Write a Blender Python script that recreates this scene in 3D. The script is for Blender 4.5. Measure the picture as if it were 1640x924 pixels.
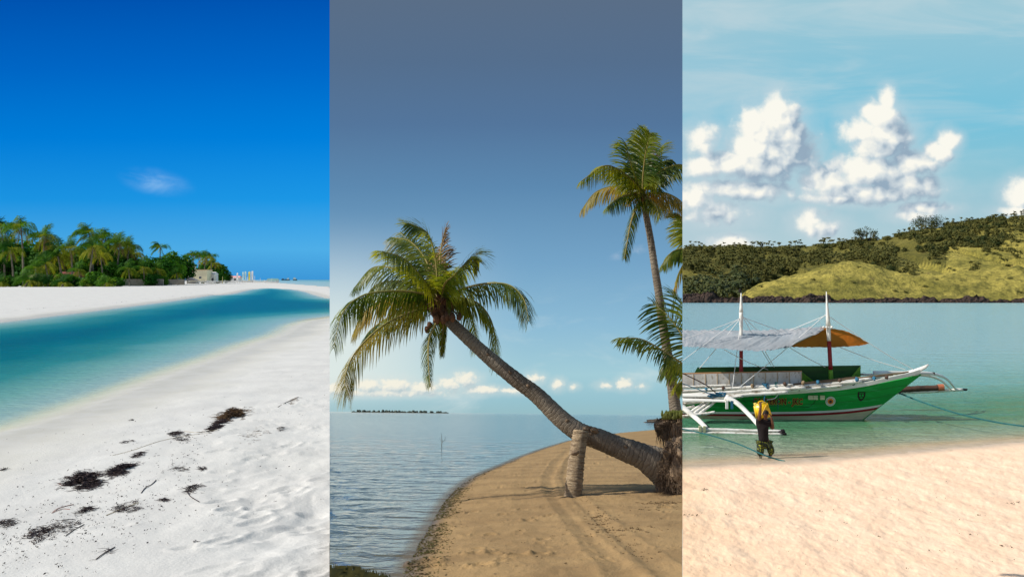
import bpy, bmesh, math, random
import numpy as np
from mathutils import Vector, Matrix, Euler
PI = math.pi
for o in list(bpy.data.objects): bpy.data.objects.remove(o)
scene = bpy.context.scene
COL = scene.collection

# ---------------------------------------------------------------- camera, world, sun, exposure
F = 1500.0; CX = 820.0; HZ = 448.0; BL = 528.0; BR = 1093.0     # focal length and landmarks in photo pixels
cam_d = bpy.data.cameras.new('camera'); cam = bpy.data.objects.new('camera', cam_d); COL.objects.link(cam)
cam_d.sensor_width = 36; cam_d.lens = 36*F/1640; cam_d.clip_start = .1; cam_d.clip_end = 30000
cam_d.shift_y = -14/1640
cam.location = (0, 0, 0); cam.rotation_euler = (PI/2, 0, 0)
scene.camera = cam
scene.view_settings.view_transform = 'Standard'; scene.view_settings.look = 'None'
scene.view_settings.exposure = .08; scene.view_settings.gamma = 1; scene.view_settings.use_curve_mapping = False

SUN_EL = math.radians(40); sx, sy = -0.98, -0.07
_n = math.hypot(sx, sy); sx /= _n; sy /= _n
SUNV = Vector((sx*math.cos(SUN_EL), sy*math.cos(SUN_EL), math.sin(SUN_EL)))
sun_d = bpy.data.lights.new('sun', 'SUN'); sun = bpy.data.objects.new('sun', sun_d); COL.objects.link(sun)
sun_d.energy = 5.0; sun_d.angle = math.radians(.5); sun_d.color = (1, .955, .87)
sun.rotation_euler = SUNV.to_track_quat('Z', 'Y').to_euler()

def lin(c):
    return tuple(((x/255)/12.92 if x/255 <= .04045 else ((x/255+.055)/1.055)**2.4) for x in c)

class NT:
    """tiny expression builder for shader node trees"""
    def __init__(s, tree): s.t = tree; s.n = tree.nodes; s.l = tree.links
    def node(s, typ, **kw):
        n = s.n.new(typ)
        for k, v in kw.items(): setattr(n, k, v)
        return n
    def put(s, sock, v):
        if hasattr(v, 'links'): s.l.new(v, sock)
        else:
            try: sock.default_value = v
            except Exception: sock.default_value = (v, v, v)
    def m(s, op, a, b=None, c=None, clamp=False):
        n = s.node('ShaderNodeMath', operation=op); n.use_clamp = clamp
        s.put(n.inputs[0], a)
        if b is not None: s.put(n.inputs[1], b)
        if c is not None: s.put(n.inputs[2], c)
        return n.outputs[0]
    def vm(s, op, a, b=None, c=None):
        n = s.node('ShaderNodeVectorMath', operation=op)
        s.put(n.inputs[0], a)
        if b is not None: s.put(n.inputs[1], b)
        if c is not None: s.put(n.inputs[2], c)
        return n.outputs['Value'] if op in ('LENGTH', 'DOT_PRODUCT') else n.outputs[0]
    def mix(s, f, a, b, typ='MIX'):
        n = s.node('ShaderNodeMix', data_type='RGBA', blend_type=typ)
        s.put(n.inputs[0], f)
        s.put(n.inputs[6], a if hasattr(a, 'links') else (*a[:3], 1)); s.put(n.inputs[7], b if hasattr(b, 'links') else (*b[:3], 1))
        return n.outputs[2]
    def ramp(s, f, stops, interp='LINEAR'):
        n = s.node('ShaderNodeValToRGB'); n.color_ramp.interpolation = interp
        e = n.color_ramp.elements
        while len(e) < len(stops): e.new(.5)
        for i, (p, c) in enumerate(stops):
            e[i].position = p; e[i].color = (*c[:3], 1) if hasattr(c, '__len__') else (c, c, c, 1)
        s.put(n.inputs[0], f); return n.outputs[0]
    def rng(s, v, a, b, c=0., d=1., smooth=True):
        n = s.node('ShaderNodeMapRange', interpolation_type='SMOOTHSTEP' if smooth else 'LINEAR')
        for i, q in enumerate((v, a, b, c, d)): s.put(n.inputs[i], q)
        return n.outputs[0]
    def noise(s, vec, scale=1., detail=4., rough=.55, dist=0.):
        n = s.node('ShaderNodeTexNoise'); s.put(n.inputs['Vector'], vec)
        n.inputs['Scale'].default_value = scale; n.inputs['Detail'].default_value = detail
        n.inputs['Roughness'].default_value = rough; n.inputs['Distortion'].default_value = dist
        return n.outputs[0]
    def scalev(s, vec, sc): return s.vm('MULTIPLY', vec, sc)

world = bpy.data.worlds.new("World"); scene.world = world; world.use_nodes = True
def build_world():
    w = NT(world.node_tree); w.n.clear()
    out = w.node('ShaderNodeOutputWorld')
    nish = w.node('ShaderNodeTexSky', sky_type='NISHITA'); nish.sun_disc = False
    nish.sun_elevation = SUN_EL; nish.sun_rotation = math.atan2(sx, sy)
    bg1 = w.node('ShaderNodeBackground'); w.l.new(nish.outputs[0], bg1.inputs[0]); bg1.inputs[1].default_value = .10
    tc = w.node('ShaderNodeTexCoord'); sep = w.node('ShaderNodeSeparateXYZ'); w.l.new(tc.outputs['Generated'], sep.inputs[0])
    X, Y, Z = sep.outputs
    Ys = w.m('MAXIMUM', Y, .02)
    U = w.m('MULTIPLY_ADD', w.m('DIVIDE', X, Ys), F, CX)          # world azimuth / elevation measured on a gnomonic chart
    V = w.m('SUBTRACT', HZ, w.m('MULTIPLY', w.m('DIVIDE', Z, Ys), F))
    def pt(u, v):
        c = w.node('ShaderNodeCombineXYZ'); w.put(c.inputs[0], u); w.put(c.inputs[1], v); return c.outputs[0]
    P = pt(U, V)
    def grad(stops, lo, hi):
        f = w.rng(V, lo, hi, 0., 1., smooth=False)
        return w.ramp(f, [((p-lo)/(hi-lo), lin(c)) for p, c in stops])
    L = grad([(-400, (2, 50, 130)), (0, (0, 84, 178)), (110, (0, 104, 200)), (220, (0, 128, 220)), (320, (28, 152, 230)), (400, (80, 176, 233)), (448, (62, 152, 216)), (460, (30, 110, 170))], -400, 460)
    # the left sky is deeper towards its outer edge
    L = w.mix(w.rng(U, 900, 0, 0., .10), L, lin((0, 70, 150)))
    Mi = grad([(-400, (76, 94, 124)), (0, (89, 109, 134)), (100, (84, 110, 141)), (200, (83, 117, 155)), (300, (92, 136, 175)), (420, (116, 163, 198)), (520, (140, 186, 212)), (600, (162, 203, 214)), (640, (150, 193, 205)), (662, (150, 188, 196))], -400, 662)
    glow = w.m('MULTIPLY', w.rng(U, 860, 520, 0., 1.), w.m('MULTIPLY', w.rng(V, 330, 560, 0., 1.), w.rng(V, 660, 600, .15, 1.)))
    Mi = w.mix(w.m('MULTIPLY', glow, .85), Mi, lin((228, 236, 230)))
    # thin veils of high cloud
    n1 = w.noise(w.vm('MULTIPLY_ADD', P, (.004, .011, 0), (1.3, 2.2, 0)), 1., 5, .6, .6)
    veil = w.m('MULTIPLY', w.rng(n1, .5, .72), w.rng(V, 430, 560))
    Mi = w.mix(w.m('MULTIPLY', veil, .55), Mi, lin((214, 226, 226)))
    ci = w.vm('LENGTH', w.vm('MULTIPLY', w.vm('SUBTRACT', P, (1012, 404, 0)), (1/46, 1/9, 0)))
    rot = w.vm('LENGTH', w.vm('MULTIPLY', w.vm('ADD', w.vm('SUBTRACT', P, (1010, 404, 0)), pt(0., w.m('MULTIPLY', w.m('SUBTRACT', U, 1010), .28))), (1/40, 1/10, 0)))
    Mi = w.mix(w.m('MULTIPLY', w.rng(rot, 1.1, .0), w.rng(w.noise(P, .05, 4), .35, .75, 0., .7)), Mi, lin((190, 204, 222)))
    R = grad([(-400, (120, 175, 200)), (0, (152, 197, 212)), (90, (138, 194, 214)), (190, (118, 192, 217)), (270, (136, 194, 212)), (340, (164, 199, 211)), (400, (176, 204, 212)), (470, (190, 210, 212))], -400, 470)
    n2 = w.noise(w.vm('MULTIPLY_ADD', P, (.0028, .014, 0), (5.3, 1.2, 0)), 1., 5, .6, .5)
    R = w.mix(w.m('MULTIPLY', w.rng(n2, .44, .72), w.rng(V, 330, 60, .15, .62)), R, lin((196, 214, 220)))
    R = w.mix(w.m('MULTIPLY', w.rng(U, 1330, 1080, 0., .5), w.rng(V, 420, 120, 1., .5)), R, lin((184, 204, 214)))
    # cumulus: ellipses broken up by fractal noise, lit from the upper left
    EL = [(1243,180,24,30,1),(1228,210,44,40,1),(1204,240,46,30,1),(1258,222,40,46,1),(1262,196,26,30,1),(1178,262,52,24,1),(1218,266,72,26,1),(1245,248,50,36,1),(1132,268,42,18,.85),(1124,225,26,22,.6),(1204,190,16,18,.8),(1290,250,22,34,.5),
          (1421,160,14,20,1),(1413,190,30,28,1),(1418,220,48,34,1),(1384,212,36,24,.8),(1402,236,42,24,1),(1398,182,20,16,1),
          (1396,276,74,30,1),(1326,292,48,24,.9),(1462,262,46,24,1),(1500,244,26,18,.95),(1519,226,20,18,1),(1382,310,96,17,.9),(1452,298,54,22,.9),(1475,334,42,11,.8),(1345,318,70,10,.75),
          (1113,320,30,20,.75),(1150,340,44,16,.55),(1298,352,22,18,.55),(1318,366,24,14,.5),(1172,390,34,13,.8),(1638,312,30,26,1),(1462,344,30,10,.7),(1630,338,30,8,.7),(1210,306,60,14,.55),(1160,300,60,14,.5)]
    EM = [(540,623,34,12,1),(590,618,30,13,1),(632,618,36,14,1),(678,622,34,12,1),(720,616,26,11,.9),(745,608,24,13,1),(772,624,30,8,1),(620,629,130,7,.9),(856,607,15,9,.7),(893,616,11,9,.75),(918,619,8,5,.6),(1000,615,15,9,.8),(1027,619,9,5,.5),(970,617,12,5,.5),(820,626,30,5,.5)]
    def field(p, els):
        acc = None
        for (a, b, rx, ry, wt) in els:
            d = w.vm('LENGTH', w.vm('MULTIPLY_ADD', p, (1/rx, 1/ry, 0), (-a/rx, -b/ry, 0)))
            e = w.m('MULTIPLY_ADD', d, -wt, wt)
            acc = e if acc is None else w.m('SMOOTH_MAX', acc, e, .12)
        return acc
    def cloud(base, els, sc, hi, mid, lo, off, nk, soft, bias=0., haze=.5):
        nw = w.noise(w.vm('MULTIPLY', P, (sc, sc, 0)), 1., 7, .62, .0)
        nw2 = w.noise(w.vm('MULTIPLY_ADD', P, (sc, sc, 0), (off[0]*sc, off[1]*sc, 0)), 1., 6, .6, .0)
        def vor(pv, s_):
            v_ = w.node('ShaderNodeTexVoronoi', feature='SMOOTH_F1'); w.put(v_.inputs['Vector'], w.vm('ADD', w.vm('MULTIPLY', pv, (sc, sc, 0)), wv_)); v_.inputs['Scale'].default_value = s_; v_.inputs['Smoothness'].default_value = .35
            return w.m('SUBTRACT', .45, v_.outputs['Distance'])
        nz = w.node('ShaderNodeTexNoise'); w.put(nz.inputs['Vector'], w.vm('MULTIPLY', P, (sc, sc, 0))); nz.inputs['Scale'].default_value = 1.6; nz.inputs['Detail'].default_value = 4
        wv_ = w.vm('MULTIPLY', nz.outputs['Color'], (.7, .7, 0)); P1_ = w.vm('ADD', P, (off[0]*.5, off[1]*.5, 0))
        va = w.m('ADD', w.m('MULTIPLY', vor(P, 1.7), .60), w.m('MULTIPLY', vor(P, 4.4), .13)); vb = w.m('ADD', w.m('MULTIPLY', vor(P1_, 1.7), .60), w.m('MULTIPLY', vor(P1_, 4.4), .13))
        f0 = field(P, els); f2 = field(w.vm('ADD', P, (off[0]*2.2, off[1]*2.2, 0)), els)
        f1 = w.m('MULTIPLY_ADD', w.m('SUBTRACT', f2, f0), .45, f0)
        d0 = w.m('ADD', w.m('MULTIPLY_ADD', w.m('SUBTRACT', nw, .5), nk, f0), w.m('MULTIPLY_ADD', va, .7, bias))
        d1 = w.m('ADD', w.m('MULTIPLY_ADD', w.m('SUBTRACT', nw2, .5), nk*.8, f1), bias)
        lit = w.m('ADD', w.m('MULTIPLY', w.m('SUBTRACT', f0, f2), .55), w.m('ADD', w.m('MULTIPLY', w.m('SUBTRACT', va, vb), 1.0), w.m('MULTIPLY_ADD', w.m('SUBTRACT', w.m('SUBTRACT', d0, w.m('MULTIPLY', va, .7)), d1), .55, .365)), clamp=True)
        col = w.ramp(lit, [(0, lin(lo)), (.40, lin(mid)), (.80, lin(hi)), (1, lin(hi))])
        al = w.m('POWER', w.rng(d0, -.16, soft), 1.15)
        hz_ = w.m('MULTIPLY', w.rng(w.m('MULTIPLY_ADD', w.m('SUBTRACT', nw, .5), .9, f0), -.95, .35), haze)
        return w.mix(w.m('MULTIPLY', al, .95), w.mix(hz_, base, lin(mid)), col)
    R = cloud(R, EL, .028, (252, 249, 238), (208, 217, 222), (146, 168, 188), (-13, -10), 1.3, .50, .16, .5)
    Mi = cloud(Mi, EM, .075, (244, 240, 224), (222, 226, 220), (188, 204, 208), (-3, -4), 1.3, .45, 0., .35)
    wis = w.vm('LENGTH', w.vm('MULTIPLY', w.vm('ADD', w.vm('SUBTRACT', P, (250, 292, 0)), pt(0., w.m('MULTIPLY', w.m('SUBTRACT', U, 250), -.16))), (1/66, 1/26, 0)))
    wn = w.noise(w.vm('MULTIPLY', P, (.016, .036, 0)), 1., 5, .6, .4)
    L = w.mix(w.m('MULTIPLY', w.rng(wis, 1.05, .0), w.rng(wn, .28, .8, 0., .72)), L, lin((150, 196, 238)))
    isR = w.m('GREATER_THAN', U, BR); isM = w.m('GREATER_THAN', U, BL)
    col = w.mix(isR, w.mix(isM, L, Mi), R)
    bg2 = w.node('ShaderNodeBackground'); w.l.new(col, bg2.inputs[0]); bg2.inputs[1].default_value = .96
    ms = w.node('ShaderNodeMixShader')
    w.l.new(w.rng(Y, .05, .35), ms.inputs[0]); w.l.new(bg1.outputs[0], ms.inputs[1]); w.l.new(bg2.outputs[0], ms.inputs[2])
    w.l.new(ms.outputs[0], out.inputs[0])
build_world()
world.cycles.sampling_method = 'MANUAL'; world.cycles.sample_map_resolution = 512

# ---------------------------------------------------------------- the three shores, each a level place with its own fall
class Sector:
    def __init__(s, h, hor, roll, lo, hi):
        s.h = h; s.lo = lo; s.hi = hi
        ph = math.atan((hor-HZ)/F)
        s.R = Matrix.Rotation(-ph, 3, 'X') @ Matrix.Rotation(roll, 3, 'Y')
        s.Ri = s.R.transposed()
        s.M = s.R.to_4x4() @ Matrix.Translation((0, 0, -h))
        s.hor0 = hor; s.roll = roll
    def hor(s, px): return s.hor0 + (px-CX)*s.roll
    def ray(s, px, py): return s.Ri @ Vector(((px-CX)/F, 1, -(py-HZ)/F))
    def g(s, px, py, z=0.):                     # photo point on the level ground at height z
        d = s.ray(px, py); t = (z-s.h)/d.z; return Vector((d.x*t, d.y*t, z))
    def at(s, px, py, Y):                       # photo point on the upright plane at distance Y
        d = s.ray(px, py); t = Y/d.y; return Vector((d.x*t, Y, s.h+d.z*t))
    def foot(s, px, Y):                         # ground point at distance Y under column px
        d = s.ray(px, s.hor(px)+1); return Vector((d.x/d.y*Y, Y, 0))
SL = Sector(2.7, 448, 0, -1e5, BL)
QM = .8                                        # the middle place is a small shore seen from lower down
SM = Sector(1.5*QM, 661.6, .0107, BL, BR)
SR = Sector(4.7, 479, 0, BR, 1e5)

# ---------------------------------------------------------------- helpers
def _hash(ix, iy, s):
    h = (ix.astype(np.int64)*374761393 + iy.astype(np.int64)*668265263 + s*1442695041) & 0xffffffff
    h = ((h ^ (h >> 13))*1274126177) & 0xffffffff
    return ((h ^ (h >> 16)) & 0xffff)/32767.5 - 1
def vn(x, y, s=0):
    x = np.asarray(x, float); y = np.asarray(y, float)
    ix = np.floor(x); iy = np.floor(y); fx = x-ix; fy = y-iy
    fx = fx*fx*(3-2*fx); fy = fy*fy*(3-2*fy)
    a = _hash(ix, iy, s); b = _hash(ix+1, iy, s); c = _hash(ix, iy+1, s); d = _hash(ix+1, iy+1, s)
    return (a*(1-fx)+b*fx)*(1-fy)+(c*(1-fx)+d*fx)*fy
def fbm(x, y, o=4, s=0):
    t = 0; a = 1; n = 0
    for i in range(o): t = t+a*vn(x*2**i+i*7.3, y*2**i+i*3.1, s+i); n += a; a *= .5
    return t/n
def smooth(a, b, x):
    t = np.clip((x-a)/(b-a), 0, 1); return t*t*(3-2*t)
def seg_dist(X, Y, pts, closed=False):
    d = np.full(X.shape, 1e18)
    n = len(pts)
    for i in range(n if closed else n-1):
        ax, ay = pts[i][0], pts[i][1]; bx, by = pts[(i+1) % n][0], pts[(i+1) % n][1]
        ex, ey = bx-ax, by-ay; L2 = ex*ex+ey*ey+1e-12
        t = np.clip(((X-ax)*ex+(Y-ay)*ey)/L2, 0, 1)
        d = np.minimum(d, (X-ax-t*ex)**2+(Y-ay-t*ey)**2)
    return np.sqrt(d)
def poly_sdf(X, Y, pts):                          # positive inside
    ins = np.zeros(X.shape, bool); n = len(pts)
    for i in range(n):
        ax, ay = pts[i][0], pts[i][1]; bx, by = pts[(i+1) % n][0], pts[(i+1) % n][1]
        if ay == by: continue
        c = ((ay > Y) != (by > Y)) & (X < (bx-ax)*(Y-ay)/(by-ay)+ax)
        ins ^= c
    d = seg_dist(X, Y, pts, True)
    return np.where(ins, d, -d)

class MB:
    def __init__(s): s.v = []; s.f = []
    def add(s, vs, fs):
        n = len(s.v); s.v.extend([tuple(v) for v in vs]); s.f.extend([tuple(i+n for i in f) for f in fs]); return s
    def box(s, c, size, rot=None):
        hx, hy, hz = size[0]/2, size[1]/2, size[2]/2
        vs = [Vector((a*hx, b*hy, d*hz)) for d in (-1, 1) for (a, b) in ((-1,-1),(1,-1),(1,1),(-1,1))]
        if rot is not None: vs = [rot @ v for v in vs]
        return s.add([v+Vector(c) for v in vs], [(3,2,1,0),(4,5,6,7),(0,1,5,4),(1,2,6,5),(2,3,7,6),(3,0,4,7)])
    def tube(s, pts, rad, n=8, caps=True, squash=1.):
        pts = [Vector(p) for p in pts]; m = len(pts)
        if not hasattr(rad, '__len__'): rad = [rad]*m
        t = (pts[1]-pts[0]).normalized()
        a = t.orthogonal().normalized(); rings = []
        base = len(s.v)
        for i in range(m):
            t2 = (pts[min(i+1, m-1)]-pts[max(i-1, 0)])
            t2 = t2.normalized() if t2.length > 1e-9 else t
            a = (a-t2*a.dot(t2)); a = a.normalized() if a.length > 1e-6 else t2.orthogonal().normalized()
            b = t2.cross(a); t = t2
            for k in range(n):
                th = 2*PI*k/n
                s.v.append(tuple(pts[i]+(a*math.cos(th)+b*math.sin(th)*squash)*rad[i]))
        for i in range(m-1):
            for k in range(n):
                k2 = (k+1) % n
                s.f.append((base+i*n+k, base+i*n+k2, base+(i+1)*n+k2, base+(i+1)*n+k))
        if caps:
            s.f.append(tuple(base+k for k in reversed(range(n)))); s.f.append(tuple(base+(m-1)*n+k for k in range(n)))
        return s
    def quad(s, a, b, c, d): return s.add([a, b, c, d], [(0,1,2,3)])
    def blob(s, c, r, seed=0, n=10, m=7, amp=.15, fr=2.):
        vs = []; fs = []
        rr = random.Random(seed); o = rr.uniform(0, 99)
        for i in range(m+1):
            ph = PI*i/m
            for k in range(n):
                th = 2*PI*k/n
                d = Vector((math.sin(ph)*math.cos(th), math.sin(ph)*math.sin(th), math.cos(ph)))
                q = 1+amp*float(vn(d.x*fr+o+d.z*1.7, d.y*fr-o+d.z*2.3, seed))
                vs.append((c[0]+d.x*r[0]*q, c[1]+d.y*r[1]*q, c[2]+d.z*r[2]*q))
        for i in range(m):
            for k in range(n):
                fs.append((i*n+k, (i+1)*n+k, (i+1)*n+(k+1) % n, i*n+(k+1) % n))
        return s.add(vs, fs)
    def mesh(s, name, smooth=False):
        me = bpy.data.meshes.new(name); me.from_pydata(s.v, [], s.f); me.update()
        if smooth: me.polygons.foreach_set('use_smooth', [True]*len(me.polygons))
        return me
    def build(s, name, mat, parent=None, origin=None, smooth=False):
        if origin is not None:
            o3 = Vector(origin); s.v = [tuple(Vector(v)-o3) for v in s.v]
        me = s.mesh(name, smooth); me.materials.append(mat)
        o = bpy.data.objects.new(name, me); COL.objects.link(o)
        if parent is not None: o.parent = parent
        return o
def tag(o, label=None, cat=None, group=None, kind=None):
    if label: o['label'] = label
    if cat: o['category'] = cat
    if group: o['group'] = group
    if kind: o['kind'] = kind
    return o
def place(o, S, loc=(0,0,0), rz=0., sc=None):
    m = S.M @ Matrix.Translation(Vector(loc)) @ Matrix.Rotation(rz, 4, 'Z')
    if sc is not None: m = m @ Matrix.Diagonal((*(sc if hasattr(sc, '__len__') else (sc, sc, sc)), 1))
    l, r, s_ = m.decompose(); o.location = l; o.rotation_euler = r.to_euler(); o.scale = s_
    o['_s'] = {id(SL): 0, id(SM): 1, id(SR): 2}[id(S)]
    return o
def thing(name, label, cat, S, loc=(0,0,0), rz=0., group=None, sc=None):
    o = bpy.data.objects.new(name, None); COL.objects.link(o); o.empty_display_size = .2
    tag(o, label, cat, group); place(o, S, loc, rz, sc); return o
KIDS = {}
def copy_tree(src, S, loc, rz=0., sc=None, label=None, group=None):
    r = src.copy(); COL.objects.link(r); place(r, S, loc, rz, sc)
    if label: r['label'] = label
    if group: r['group'] = group
    for ch in [c for c in KIDS.setdefault(src.name, list(src.children))]:
        c = ch.copy(); COL.objects.link(c); c.parent = r
        for g in ch.children:
            d = g.copy(); COL.objects.link(d); d.parent = c
    return r
def crom(P, n):
    P = [Vector(p) for p in P]
    if len(P) == 2: return [P[0].lerp(P[1], i/n) for i in range(n+1)]
    Q = [P[0]*2-P[1]]+P+[P[-1]*2-P[-2]]; out = []
    segs = len(P)-1
    for i in range(n+1):
        u = i/n*segs; k = min(int(u), segs-1); t = u-k
        a, b, c, d = Q[k:k+4]
        out.append(.5*((2*b)+(c-a)*t+(2*a-5*b+4*c-d)*t*t+(3*b-a-3*c+d)*t**3))
    return out
def interp(x, tab):
    return float(np.interp(x, [a for a, _ in tab], [b for _, b in tab]))

# ---------------------------------------------------------------- materials
def new_mat(name):
    m = bpy.data.materials.new(name); m.use_nodes = True; w = NT(m.node_tree); w.n.clear()
    out = w.node('ShaderNodeOutputMaterial'); return m, w, out
def bump(w, h, strength=.5, dist=.02):
    b = w.node('ShaderNodeBump'); b.inputs['Strength'].default_value = strength; b.inputs['Distance'].default_value = dist
    w.put(b.inputs['Height'], h); return b.outputs[0]
def pmat(name, c1, c2=None, scale=3., rough=.7, bscale=None, bstr=.3, bdist=.02, spec=.3, stretch=(1,1,1), detail=4, c3=None, lo=.38, hi=.62):
    m, w, out = new_mat(name)
    tc = w.node('ShaderNodeTexCoord'); P = w.vm('MULTIPLY', tc.outputs['Object'], stretch)
    bs = w.node('ShaderNodeBsdfPrincipled'); bs.inputs['Roughness'].default_value = rough
    bs.inputs['Specular IOR Level'].default_value = spec
    col = c1
    if c2 is not None:
        col = w.mix(w.rng(w.noise(P, scale, detail, .6), lo, hi), c1, c2)
        if c3 is not None: col = w.mix(w.rng(w.noise(w.vm('ADD', P, (7.1, 3.3, 1.2)), scale*3.1, detail, .6), .52, .68), col, c3)
        w.l.new(col, bs.inputs['Base Color'])
    else: bs.inputs['Base Color'].default_value = (*c1[:3], 1)
    if bscale: w.l.new(bump(w, w.noise(P, bscale, 5, .6), bstr, bdist), bs.inputs['Normal'])
    w.l.new(bs.outputs[0], out.inputs[0]); return m
def leafmat(name, c1, c2, trans=.45, scale=.8, rough=.45, tcol=None, spec=.35, rnd=.35):
    m, w, out = new_mat(name)
    tc = w.node('ShaderNodeTexCoord'); oi = w.node('ShaderNodeObjectInfo')
    f = w.rng(w.noise(tc.outputs['Object'], scale, 3, .6), .35, .65)
    f = w.m('ADD', f, w.m('MULTIPLY', w.m('SUBTRACT', oi.outputs['Random'], .5), rnd*2), clamp=True)
    col = w.mix(f, c1, c2)
    bs = w.node('ShaderNodeBsdfPrincipled'); bs.inputs['Roughness'].default_value = rough; bs.inputs['Specular IOR Level'].default_value = spec
    w.l.new(col, bs.inputs['Base Color'])
    tr = w.node('ShaderNodeBsdfTranslucent')
    w.l.new(w.mix(1., col, tcol if tcol else (1.5, 1.35, .6), 'MULTIPLY'), tr.inputs[0])
    ms = w.node('ShaderNodeMixShader'); ms.inputs[0].default_value = trans
    w.l.new(bs.outputs[0], ms.inputs[1]); w.l.new(tr.outputs[0], ms.inputs[2]); w.l.new(ms.outputs[0], out.inputs[0])
    return m

# ---------------------------------------------------------------- ground and water sheets
def s_rows(smax=476, far=.3):
    r = list(np.geomspace(far, 12, 26)); s = 12.
    while s < smax+45: s += 1.35; r.append(s)
    while s < 1500: s *= 1.06; r.append(s)
    return np.array(r)
def sheet(name, S, cols, rows, hfun, mat, label=None, attrs=(), shade=True):
    PX, SS = np.meshgrid(np.asarray(cols, float), rows)
    PY = (S.hor0+(PX-CX)*S.roll)+SS
    D = np.stack([(PX-CX)/F, np.ones_like(PX), -(PY-HZ)/F], -1) @ np.array(S.Ri).T
    t = -S.h/D[..., 2]; X = D[..., 0]*t; Y = D[..., 1]*t
    Z, at = hfun(X, Y, PX, PY)
    nr, nc = X.shape
    co = np.stack([X, Y, Z], -1).reshape(-1, 3)
    idx = np.arange(nr*nc).reshape(nr, nc)
    q = np.stack([idx[1:, :-1], idx[1:, 1:], idx[:-1, 1:], idx[:-1, :-1]], -1).reshape(-1, 4)
    keep = at.pop('keep', None)
    if keep is not None:
        k = keep.reshape(-1)[q].any(1); q = q[k]
    me = bpy.data.meshes.new(name)
    me.vertices.add(len(co)); me.vertices.foreach_set('co', co.astype(np.float32).ravel())
    me.loops.add(len(q)*4); me.loops.foreach_set('vertex_index', q.astype(np.int32).ravel())
    me.polygons.add(len(q)); me.polygons.foreach_set('loop_start', np.arange(0, len(q)*4, 4, dtype=np.int32))
    me.polygons.foreach_set('loop_total', np.full(len(q), 4, np.int32))
    me.update(calc_edges=True)
    if shade: me.polygons.foreach_set('use_smooth', np.ones(len(q), bool))
    for k, v in at.items():
        a = me.attributes.new(k, 'FLOAT', 'POINT'); a.data.foreach_set('value', v.astype(np.float32).ravel())
    me.validate(); me.materials.append(mat)
    o = bpy.data.objects.new(name, me); COL.objects.link(o); place(o, S); o['kind'] = 'structure'
    if label: o['label'] = label
    o.visible_shadow = False
    return o
def cols_to(a, b, step=1.4): return np.linspace(a, b, max(2, int(round((b-a)/step))+1))
def attr(w, name):
    a = w.node('ShaderNodeAttribute'); a.attribute_name = name; return a.outputs['Fac']

# ---- LEFT PLACE: white sand, lagoon, open sea ----------------------------------------------------
lag_px = [(-700,1010),(-300,800),(0,694),(60,681),(130,657),(200,631),(280,600),(350,576),(420,549),(466,534),(484,520),(508,512),(560,505),(700,495),(700,487),(600,483),(528,477.5),(505,471.5),(497,468.5),(478,464.5),(450,462.4),(425,462),(404,463),(388,466),(372,470),(352,472.6),(340,471.8),(300,478),(240,486),(150,497),(60,508),(0,515),(-150,530),(-500,560),(-900,640)]
lagoon = [SL.g(*p) for p in lag_px]
sea_px = [(376,449.5),(382,450.3),(400,451.2),(430,452.0),(470,455.5),(500,457.8),(528,460),(620,466),(900,480)]
sea_line = [SL.g(*p) for p in sea_px]
seaP = sea_line+[Vector((3000, 150, 0)), Vector((9000, 9000, 0)), Vector((0, 14000, 0)), Vector((-3200, 9000, 0)), Vector((-900, 3200, 0))]
rg = random.Random(5)
foots = []
for _ in range(85):
    px = rg.uniform(330, 560) if rg.random() < .8 else rg.uniform(150, 400); py = rg.uniform(650, 960)
    if px < 330 and py < 850: continue
    p = SL.g(px, py); foots.append((p.x, p.y, rg.uniform(.1, 1.2), rg.uniform(.15, .24), rg.uniform(.08, .12), rg.uniform(.009, .02)))
def left_sand(X, Y, PX, PY):
    d = -poly_sdf(X, Y, lagoon); ds = -poly_sdf(X, Y, seaP)
    dd = np.minimum(d, ds*.6)
    z = np.where(dd > 0, .14*(1-np.exp(-dd/3.5)), np.maximum(dd*.12, -1.2))
    far = smooth(120, 40, Y)
    z = z+np.where(dd > 0, .5*smooth(0, 60, d)*smooth(60, 200, Y), 0)*.6
    nearm = smooth(45, 14, Y)*smooth(.3, 2.5, dd)
    b = .06*fbm(X*.9, Y*.7, 3, 3)+.02*fbm(X*3.2, Y*2.4, 3, 9)
    rid = np.abs(fbm(X*1.0+.5*Y*.3, Y*.55-X*.35, 3, 21)); b = b+.05*(np.clip(rid, 0, .4)-.2)
    rough = .45+.85*smooth(250, 480, PX)*smooth(620, 800, PY)
    z = z+b*nearm*rough
    z = z+.05*fbm(X*.35, Y*.25, 3, 40)*smooth(1, 8, dd)*smooth(140, 50, Y)
    for (fx, fy, a, la, lb, dp) in foots:
        m = (np.abs(X-fx) < .6) & (np.abs(Y-fy) < .6)
        if not m.any(): continue
        u = (X[m]-fx)*math.cos(a)+(Y[m]-fy)*math.sin(a); v = -(X[m]-fx)*math.sin(a)+(Y[m]-fy)*math.cos(a)
        r = np.sqrt((u/la)**2+(v/lb)**2)
        z[m] += -dp*smooth(1.1, .45, r)+dp*.6*np.exp(-((r-1.25)/.28)**2)
    return z, {'wet': dd}
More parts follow.
